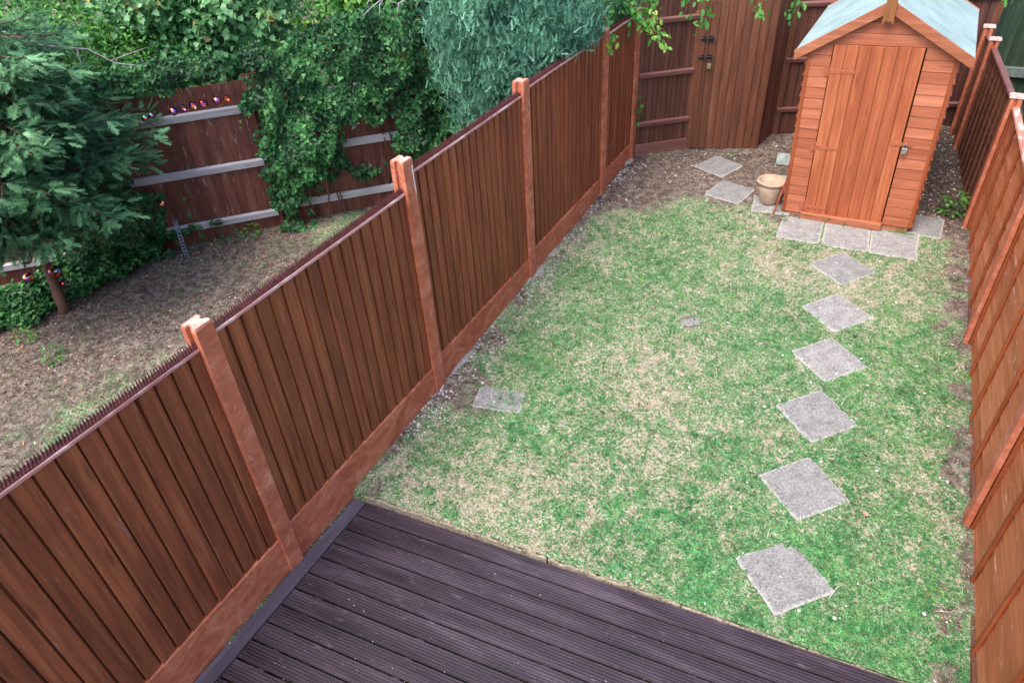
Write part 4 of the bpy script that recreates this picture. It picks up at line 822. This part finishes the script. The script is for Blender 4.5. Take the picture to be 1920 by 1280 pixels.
def offslab(x, y, mrg=None):
    ok = np.ones(len(x), bool); mrg = -0.004 - 0.03 * np.clip(fbm(x, y, 22, 77) - 0.42, 0, 1) * 2.2
    for cx, cy, a, L, W_ in SL_RECT:
        a = math.radians(a); u = (x - cx) * math.cos(a) + (y - cy) * math.sin(a); v = -(x - cx) * math.sin(a) + (y - cy) * math.cos(a)
        ok &= ~((abs(u) < L / 2 + mrg) & (abs(v) < W_ / 2 + mrg))
    return ok
BL = ([(-0.045, 0, 0), (0.045, 0, 0), (0.03, 0.12, 0.5), (-0.03, 0.12, 0.5), (0.0, 0.45, 0.95)], [(0, 1, 2), (0, 2, 3), (3, 2, 4)])
def blades(name, label, n, x0, x1, y0, y1, prob, size, tilt, mat, seed, cat=None, tmpl=BL, zoff=0.0, tintf=None, check=True):
    rng = np.random.default_rng(seed); x, y, g, s = scatter(n, x0, x1, y0, y1, prob, rng)
    if check: ok = offslab(x, y); x, y, g, s = x[ok], y[ok], g[ok], s[ok]
    k = len(x); P = np.column_stack([x, y, zall(x, y) + zoff]); nr = np.column_stack([rng.normal(size=(k, 2)) * tilt, np.ones(k)]); hd = np.column_stack([rng.normal(size=(k, 2)), np.zeros(k)])
    rnd = np.clip(rng.random(k) * 0.35 + (fbm(x, y, 42, 71, 2) - 0.5) * 1.6 + 0.32, 0, 1) if tintf is None else tintf(x, y, rng)
    return tag(inst(name, tmpl[0], tmpl[1], P, frames(nr, hd), size * rng.uniform(0.5, 1.3, k), rnd, mat), label, cat, kind='stuff')
gp = lambda x, y, g, s: np.clip((g - 0.36 + (fbm(x, y, 25, 81, 3) - 0.5) * 3.4) * 1.5, 0.03, 1) * np.clip(1.25 - s * 1.5, 0.02, 1)
blades('grass', 'short patchy green grass of the lawn', 420000, 0.02, 4.2, 0.7, 6.4, gp, 0.026, 0.55, M['grass'], 101, 'grass')
sp_ = lambda x, y, g, s: np.clip((0.72 - g - (fbm(x, y, 25, 81, 3) - 0.5) * 3.0 + (fbm(x, y, 30, 83, 2) - 0.5)) * 1.2, 0.16, 1) * np.clip(1.25 - s * 1.4, 0.03, 1)
STR = ([(0, -0.03, 0.02), (0, 0.03, 0.02), (1, 0.02, 0.10), (1, -0.02, 0.10)], [(0, 1, 2), (0, 2, 3)])
blades('dry_grass', 'dry straw coloured grass between the green patches', 260000, 0.02, 4.2, 0.7, 6.4, sp_, 0.026, 0.3, M['straw'], 102, 'dry grass', tmpl=STR)
CLV = ([(0, 0, 0.5), (0.5, 0.28, 0.62), (0.9, 0, 0.55), (0.5, -0.28, 0.5), (-0.35, 0.5, 0.55), (-0.7, 0.25, 0.6), (-0.35, -0.5, 0.55), (-0.7, -0.25, 0.5)], [(0, 1, 2), (0, 2, 3), (0, 4, 5), (0, 7, 6)])
cp = lambda x, y, g, s: np.clip((g - 0.62 + (fbm(x, y, 9, 85) - 0.5) * 1.4) * 1.6, 0.0, 1) * np.clip(1.3 - s * 1.3, 0.05, 1) * (0.35 + 0.65 * sstep(3.2, 1.0, y))
blades('clover', 'small clover and daisy leaves in the lawn', 130000, 0.02, 4.15, 0.7, 5.8, cp, 0.017, 0.35, M['clover'], 103, 'clover', tmpl=CLV)
gpn = lambda x, y, g, s: np.clip((g - 0.42 + (fbm(x, y, 10, 87, 3) - 0.45) * 2.6) * 1.5, 0.0, 1) * np.clip(1.2 - s * 0.9, 0.05, 1)
blades('grass', 'sparse grass tufts on the bare neighbouring lawn', 200000, -5.0, -0.15, -1.6, 5.2, gpn, 0.034, 0.6, M['grass'], 104, 'grass', check=False)
blades('dry_grass', 'dry grass thatch on the bare neighbouring lawn', 60000, -5.0, -0.15, -1.6, 5.2, lambda x, y, g, s: np.clip(0.75 - s * 0.6 + (fbm(x, y, 6, 88) - 0.5) * 1.4 - 0.28, 0.02, 1), 0.032, 0.3, M['straw'], 105, 'dry grass', tmpl=STR, check=False, tintf=lambda x, y, rng: rng.random(len(x)) * 0.6)
LT = ([(0, 0, 0.05), (0.4, 0.3, 0.25), (1, 0, 0.1), (0.4, -0.3, 0.2)], [(0, 1, 2), (0, 2, 3)])
blades('leaf_litter', 'brown dead leaves and bark bits on the neighbouring soil', 48000, -5.6, -0.15, -1.6, 5.4, lambda x, y, g, s: np.clip(s * 0.4 + (fbm(x, y, 4, 89) - 0.42), 0.03, 1), 0.03, 0.5, M['litter'], 106, 'leaf litter', tmpl=LT, check=False)
blades('leaf_litter', 'brown leaf and bark bits on the bare soil by the gate and right fence', 22000, 0.02, 4.2, 0.7, 9.0, lambda x, y, g, s: np.clip(s - 0.25, 0.012, 1) * (1.0), 0.024, 0.5, M['litter'], 107, 'leaf litter', tmpl=LT)
PB = ([(1, 0, 0.2), (0.3, 0.9, 0.2), (-0.8, 0.5, 0.2), (-0.7, -0.6, 0.2), (0.4, -0.8, 0.2), (0.1, 0.05, 0.75)], [(0, 1, 5), (1, 2, 5), (2, 3, 5), (3, 4, 5), (4, 0, 5)])
blades('gravel', 'small stones in the bare soil by the gate', 12000, 0.02, 4.2, 0.7, 9.2, lambda x, y, g, s: np.clip(s - 0.3, 0.008, 1) * 0.9, 0.013, 0.2, M['pebble'], 108, 'gravel', tmpl=PB)
blades('gravel', 'small stones in the neighbouring soil', 9000, -5.6, -0.15, -1.6, 5.4, lambda x, y, g, s: np.clip(s, 0.01, 1) * 0.6, 0.010, 0.2, M['pebble'], 109, 'gravel', tmpl=PB, check=False)
yy, k = SLIT; rng = np.random.default_rng(56)
tag(inst('slit_weeds', IVY[0], IVY[1], np.column_stack([rng.uniform(0.015, 0.036, k), yy, -0.05 + rng.random(k) * 0.03]), frames(np.column_stack([rng.normal(size=(k, 2)) * 0.5, np.ones(k)]), rng.normal(size=(k, 3))), rng.uniform(0.008, 0.02, k), rng.random(k), M['clover']), 'tiny green weeds in the slit between left fence and deck', 'weeds', kind='stuff')
db = np.random.default_rng(57); k = 320; xx = db.uniform(0.2, 4.0, k); yy = db.uniform(-1.6, 0.55, k)
tag(inst('deck_debris', LT[0], LT[1], np.column_stack([xx, yy, zdeck(xx) + 0.0025]), frames(np.column_stack([db.normal(size=(k, 2)) * 0.15, np.ones(k)]), db.normal(size=(k, 3))), db.uniform(0.004, 0.013, k), db.random(k), M['pebble']), 'tiny pale flecks lying on the dark deck', 'debris', kind='stuff')
DAI = ([(math.cos(a), math.sin(a), 0.9) for a in (0, 1.05, 2.1, 3.14, 4.2, 5.24)] + [(0, 0, 1.0)], [(6, i, (i + 1) % 6) for i in range(6)])
blades('daisies', 'tiny white daisies and petals dotted over the lawn', 420, 0.3, 4.0, 0.75, 5.6, lambda x, y, g, s: np.clip(0.25 + 0.6 * (x > 2.6), 0, 1) * 0.45, 0.009, 0.3, M['white'], 111, 'daisies', tmpl=DAI, zoff=0.006)
STK = ([(0, -0.008, 0), (0, 0.008, 0), (0.5, 0.10, 0.12), (0.5, 0.085, 0.12), (1, 0.06, 0.05)], [(0, 1, 2), (0, 2, 3), (3, 2, 4)])
blades('dry_stalks', 'long pale dry stalks lying on the lawn', 150, 0.2, 4.0, 0.75, 6.0, lambda x, y, g, s: 0.6 + 0 * x, 0.16, 0.2, M['straw'], 112, 'dry stalks', tmpl=STK, zoff=0.018, tintf=lambda x, y, rng: 0.6 + 0.4 * rng.random(len(x)))
blades('leaf_litter', 'brown leaf scraps lying in the lawn grass', 2600, 0.05, 4.0, 0.75, 6.0, lambda x, y, g, s: 0.5 + 0 * x, 0.016, 0.4, M['litter'], 113, 'leaf litter', tmpl=LT, zoff=0.012)
blades('gravel', 'pale grit and mortar crumbs along the foot of the left fence', 9000, 0.02, 0.5, 0.75, 6.6, lambda x, y, g, s: np.clip(0.9 - x * 2.6, 0.02, 1) * np.clip(fbm(x, y, 3, 97) * 2.6 - 0.9, 0, 1), 0.010, 0.2, M['grit'], 114, 'gravel', tmpl=PB, zoff=0.004)
# ground ivy under the conifer
rng = np.random.default_rng(201); x = rng.uniform(-6.2, -3.3, 60000); y = rng.uniform(0.0, 3.9, 60000)
dd = (y - 3.68) * 0.701 - (x + 3.42) * 0.713; front = -dd
edge = 0.95 + (fbm(x, y, 2.0, 91) - 0.5) * 0.9 - 1.1 * sstep(-4.5, -3.95, x); ok = (front > 0.05) & ~((x < -5.15) & (front < 0.35)) & (front < edge + (fbm(x, y, 9, 92) - 0.5) * 0.5) & (rng.random(60000) < 0.75)
x, y, front = x[ok], y[ok], front[ok]; k = len(x); hgt = 0.03 + 0.20 * np.clip(1 - front / 1.2, 0, 1) * fbm(x, y, 4, 93) * 1.5 + rng.random(k) * 0.07
gi = inst('ground_ivy', IVY[0], IVY[1], np.column_stack([x, y, SL * y + hgt]), frames(np.column_stack([rng.normal(size=(k, 2)) * 0.5, np.ones(k)]), rng.normal(size=(k, 3))), 0.055 * rng.uniform(0.5, 1.2, k), np.where(rng.random(k) > 0.98, 1.0, rng.random(k) * 0.8), M['leaf_ivy'])
tag(gi, 'low ivy spreading under the conifer and along the fence foot', 'ground ivy', kind='stuff')
# weeds
def weed(x, y, label, n=26, r=0.10, size=0.05, seed=1, mat='leaf_light', h=0.12):
    rng = np.random.default_rng(seed); a = rng.uniform(0, 6.28, n); rr = r * np.sqrt(rng.random(n)); P = np.column_stack([x + rr * np.cos(a), y + rr * np.sin(a), gz(x, y) + h * rng.random(n) + 0.02])
    hd = np.column_stack([np.cos(a), np.sin(a), rng.normal(size=n) * 0.3]); return tag(inst('weed', OVAL[0], OVAL[1], P, frames(np.column_stack([rng.normal(size=(n, 2)) * 0.5, np.ones(n)]), hd), size * rng.uniform(0.6, 1.2, n), rng.random(n) * 0.6, M[mat]), label, 'weed', 'small weeds')
weed(3.86, 6.62, 'bright green bushy weed at the foot of the right fence beside the shed', 90, 0.11, 0.06, 1, h=0.22)
for i, (x, y, l) in enumerate([(2.62, 5.99, 'tiny weed sprouting below the left end of the shed door sill'), (2.85, 5.98, 'tiny weed sprouting under the middle of the shed door sill'), (3.38, 5.97, 'tiny weed by the right corner of the shed base'), (2.18, 5.83, 'low green tuft between clay pot slab and the first front slab'), (0.30, 6.92, 'small green weed at the foot of the back fence near the left corner'), (1.25, 7.28, 'tiny weed on the soil before the gate'), (3.93, 5.2, 'small weed along the right fence behind the lawn edge'), (3.96, 3.4, 'small weed along the right fence beside the fourth stepping slab'), (3.93, 1.55, 'small weed along the right fence beside the nearest stepping slab')]):
    weed(x, y, l, 22, 0.05, 0.03, 10 + i, h=0.05)
for i, (x, y, l) in enumerate([(-3.55, 3.30, 'leafy weed at the foot of the neighbour fence left of the ivy curtain'), (-3.72, 3.12, 'small leafy weed beside the bare earth strip below the neighbour fence'), (-4.35, 0.85, 'bright weed on bare soil near the conifer trunk'), (-3.75, 0.75, 'rosette weed on the bare neighbouring soil'), (-2.75, 4.62, 'yellow green weed under the lowest rail of the neighbour fence'), (-2.3, 5.0, 'bright green plant at the fence foot just left of the second post from the deck')]):
    weed(x, y, l, 45, 0.10, 0.05, 30 + i, h=0.14, mat='leaf_light' if i != 1 else 'leaf_ivy')
tag(inst('fallen_leaf', MAPLE[0], MAPLE[1], np.array([[3.47, 1.99, zlawn(np.array(3.47), np.array(1.99)) + 0.02]]), frames(np.array([[0.1, 0.1, 1.0]]), np.array([[1.0, 0.3, 0]])), np.array([0.055]), np.array([1.0]), M['litter']), 'orange dead leaf on the grass beside the second stepping slab', 'leaf')

# overhanging sprays near the gate
oh = thing('overhanging_climber', 'leafy climber shoots hanging down in front of the gate and back fence from above', 'climber')
rng = np.random.default_rng(301); tb = MB(); Pl, Hl, Rl = [], [], []
for st, en, n in (((-0.15, 6.6, 2.35), (0.60, 5.95, 2.05), 130), ((-0.25, 6.35, 2.25), (0.05, 5.75, 1.98), 110), ((0.62, 6.9, 2.75), (0.72, 6.35, 2.26), 44), ((0.9, 6.8, 2.7), (0.92, 6.22, 2.13), 46), ((1.40, 7.1, 2.7), (1.46, 6.62, 2.27), 44), ((1.72, 7.2, 2.8), (1.80, 6.75, 2.22), 50), ((3.7, 8.2, 2.7), (3.80, 7.85, 2.15), 22), ((0.1, 6.9, 2.5), (0.40, 6.2, 2.12), 80)):
    st, en = np.array(st), np.array(en); tb.tube([tuple(st), tuple(st * 0.5 + en * 0.5 + np.array([0, 0, 0.05])), tuple(en)], [0.006, 0.004, 0.002], 5)
    for j in range(n):
        t = rng.uniform(0.1, 1.02); Pl.append(st + (en - st) * t + rng.normal(size=3) * 0.045); Hl.append(np.array([0, 0, -0.9]) + rng.normal(size=3) * 0.6 + (en - st) * 0.8); Rl.append(rng.random() * 0.6 + (0.4 if (t > 0.75 and n > 50) else 0))
tb.build('stem', M['bark'], oh); k = len(Pl)
inst('foliage', OVAL[0], OVAL[1], np.array(Pl), frames(rng.normal(size=(k, 3)) + np.array([0.3, -0.9, 0.6]), np.array(Hl)), 0.08 * rng.uniform(0.6, 1.2, k), np.clip(Rl, 0, 1), M['leaf_light'], oh)
weed_v = thing('ivy_sprig', 'small pale green ivy sprig on the post in the left back corner', 'ivy')
rng = np.random.default_rng(303); k = 16; inst('foliage', IVY[0], IVY[1], np.column_stack([0.075 + rng.random(k) * 0.04, 6.84 + rng.normal(size=k) * 0.035, 0.95 + rng.normal(size=k) * 0.10]), frames(rng.normal(size=(k, 3)) * 0.4 + np.array([1, -0.6, 0.4]), rng.normal(size=(k, 3)) + np.array([0, 0, -0.6])), np.full(k, 0.05), rng.random(k) * 0.6, M['leaf_light'], weed_v)

# perforated metal strip leaning on the neighbour fence
m = MB(); Lh = 0.46
m.box((-0.025, -0.003, 0), (-0.016, 0.003, Lh)); m.box((0.016, -0.003, 0), (0.025, 0.003, Lh))
for k in range(12): m.box((-0.0158, -0.003, k * Lh / 12), (0.0158, 0.003, k * Lh / 12 + 0.018))
m.box((-0.026, 0.0035, 0), (-0.021, 0.018, Lh)); m.box((0.021, 0.0035, 0), (0.026, 0.018, Lh))
tag(m.build('metal_strip', M['grey_metal'], loc=(-4.00, 2.66, 0.10), rot=(math.radians(-14), 0, math.radians(45))), 'perforated grey metal strip leaning against the neighbour fence', 'metal strip')

# ------------------------------------------------------------------ right-hand neighbour
gs = thing('green_fence', 'dark green boarded fence beyond the right fence', 'fence')
m = MB()
for k in range(14): m.box((4.62, 7.9 + 0, 0.12 + k * 0.12), (4.66, 12.2, 0.12 + k * 0.12 + 0.114))
m.build('board_panel', M['greenpaint'], gs)
m = MB(); m.box((4.59, 7.86, 0.1), (4.69, 7.93, 1.85)); m.box((4.59, 12.2, 0.1), (4.69, 12.3, 1.85)); m.build('post', M['greenpaint_v'], gs)
g2 = thing('green_fence', 'dark green upright board fence with a grey rail closing the right neighbour plot', 'fence')
m = MB()
for k in range(8): m.box((3.93 + k * 0.085, 10.5, 0.2), (3.93 + k * 0.085 + 0.08, 10.52, 2.2))
m.build('board_panel', M['greenpaint_v'], g2)
m = MB(); m.box((3.93, 10.42, 0.72), (4.6, 10.495, 0.84)); m.build('rail', M['greyrail'], g2)
sb = thing('storage_box', 'dark blue grey slatted storage box behind the right fence', 'box', (4.36, 7.0, 0.28))
m = MB()
for k in range(7): m.box((0, 0, 0.02 + k * 0.1), (0.9, 0.03, 0.02 + k * 0.1 + 0.092)); m.box((0, 0.031, 0.02 + k * 0.1), (0.03, 0.7, 0.02 + k * 0.1 + 0.092))
m.build('slatted_wall', M['slate'], sb)
m = MB(); 
for k in range(7): m.box((0, 0.0 + k * 0.1, 0.722), (0.9, 0.092 + k * 0.1, 0.745))
m.build('lid', M['slate'], sb)

# ------------------------------------------------------------------ soap bubbles
def bubblemat():
    t = NT('soap_film'); c = t.coord(); t.t.nodes.remove(t.b); r = t.attr('rnd')
    comb = t.n('CombineXYZ'); t.L(t.math('MULTIPLY', r, 9.0), comb.inputs[0]); t.L(t.math('MULTIPLY', r, 5.0), comb.inputs[1]); c2 = t.vmath('ADD', scaled(t, c, (9, 9, 16)), comb.outputs[0])
    n = t.noise(c2, 1.0, 3, 0.6, 1.2); h = t.ramp(n, [(0.34, (0.02, 0.08, 1.0, 1)), (0.44, (0.04, 0.2, 1.0, 1)), (0.47, (1.0, 0.08, 0.02, 1)), (0.54, (1.0, 0.25, 0.03, 1)), (0.62, (0.05, 0.8, 0.6, 1))])
    fr = t.n('Fresnel'); fr.inputs[0].default_value = 1.33; g = t.n('BsdfGlossy'); g.inputs['Roughness'].default_value = 0.12; t.L(h, g.inputs[0]); tr = t.n('BsdfTransparent'); mx = t.n('MixShader')
    v = t.noise(c2, 0.8, 2, 0.5); patch = t.ramp(v, [(0.40, 0.0), (0.50, 0.95)]); t.L(t.math('ADD', t.math('MULTIPLY', fr.outputs[0], 0.8), patch, clamp=True), mx.inputs[0])  # glossy coloured patches painted to stand in for window reflections
    t.L(tr.outputs[0], mx.inputs[1]); t.L(g.outputs[0], mx.inputs[2]); t.L(mx.outputs[0], t.out.inputs[0]); return t.m
M['bubble'] = bubblemat()
BUB = [((-3.642, 2.89, 1.814), .034), ((-3.576, 3.099, 1.809), .038), ((-3.467, 3.14, 1.831), .036), ((-3.405, 3.274, 1.828), .036), ((-3.373, 3.378, 1.822), .032), ((-3.65, 3.025, 1.803), .03), ((-3.928, 2.742, 1.758), .03), ((-3.922, 2.82, 1.761), .026), ((-4.074, 2.736, 1.691), .024)]
BL_ = ['orange soap bubble, biggest at the left of the bubble row over the top rail', 'red soap bubble second among the large ones over the top rail', 'blue and red soap bubble in the middle of the row over the top rail', 'violet soap bubble just right of the middle of the bubble row', 'soap bubble at the right end of the row, nearest the ivy', 'small soap bubble between the orange and the red one over the top rail', 'dim red soap bubble left of the orange one, partly by the conifer', 'small dim soap bubble just above the left end of the top rail', 'leftmost tiny soap bubble beside the conifer boughs']
BUB2 = [((-4.524, 1.279, 0.728), .062, 'largest pale ringed soap bubble left of the conifer trunk'), ((-4.67, 1.273, 0.47), .058, 'soap bubble below the pale ringed one, left of the conifer trunk'), ((-4.291, 1.374, 0.575), .066, 'soap bubble drifting in front of the upper conifer trunk'), ((-4.471, 1.476, 0.327), .05, 'small dark soap bubble at the right edge of the conifer trunk'), ((-4.4, 1.1, 0.95), .045, 'soap bubble at the left picture edge above the grey fence rail'), ((-3.6, 1.5, 1.55), .04, 'reddish soap bubble against the conifer boughs'), ((-3.948, 2.579, 0.851), .042, 'soap bubble pair colour blue and red beside the lowest conifer bough over brown boards')]
rng = np.random.default_rng(401)
def bubble(c, r, label, group):
    m = MB(); n = 20; V = []; F = []
    prof = [(max(1e-4, r * math.sin(math.pi * i / 14)), -r * math.cos(math.pi * i / 14)) for i in range(15)]; m.lathe(prof, 24, rnd=rng.random()); o = m.build('soap_bubble', M['bubble'], smooth=True, loc=c); tag(o, label, 'soap bubble', group)
for (c, r), l in zip(BUB, BL_): bubble(c, r * 1.25, l, 'soap bubbles in a row above the top fence rail')
for c, r, l in BUB2: bubble(c, r, l, 'soap bubbles by the conifer')
scn.cycles.transparent_max_bounces = 12
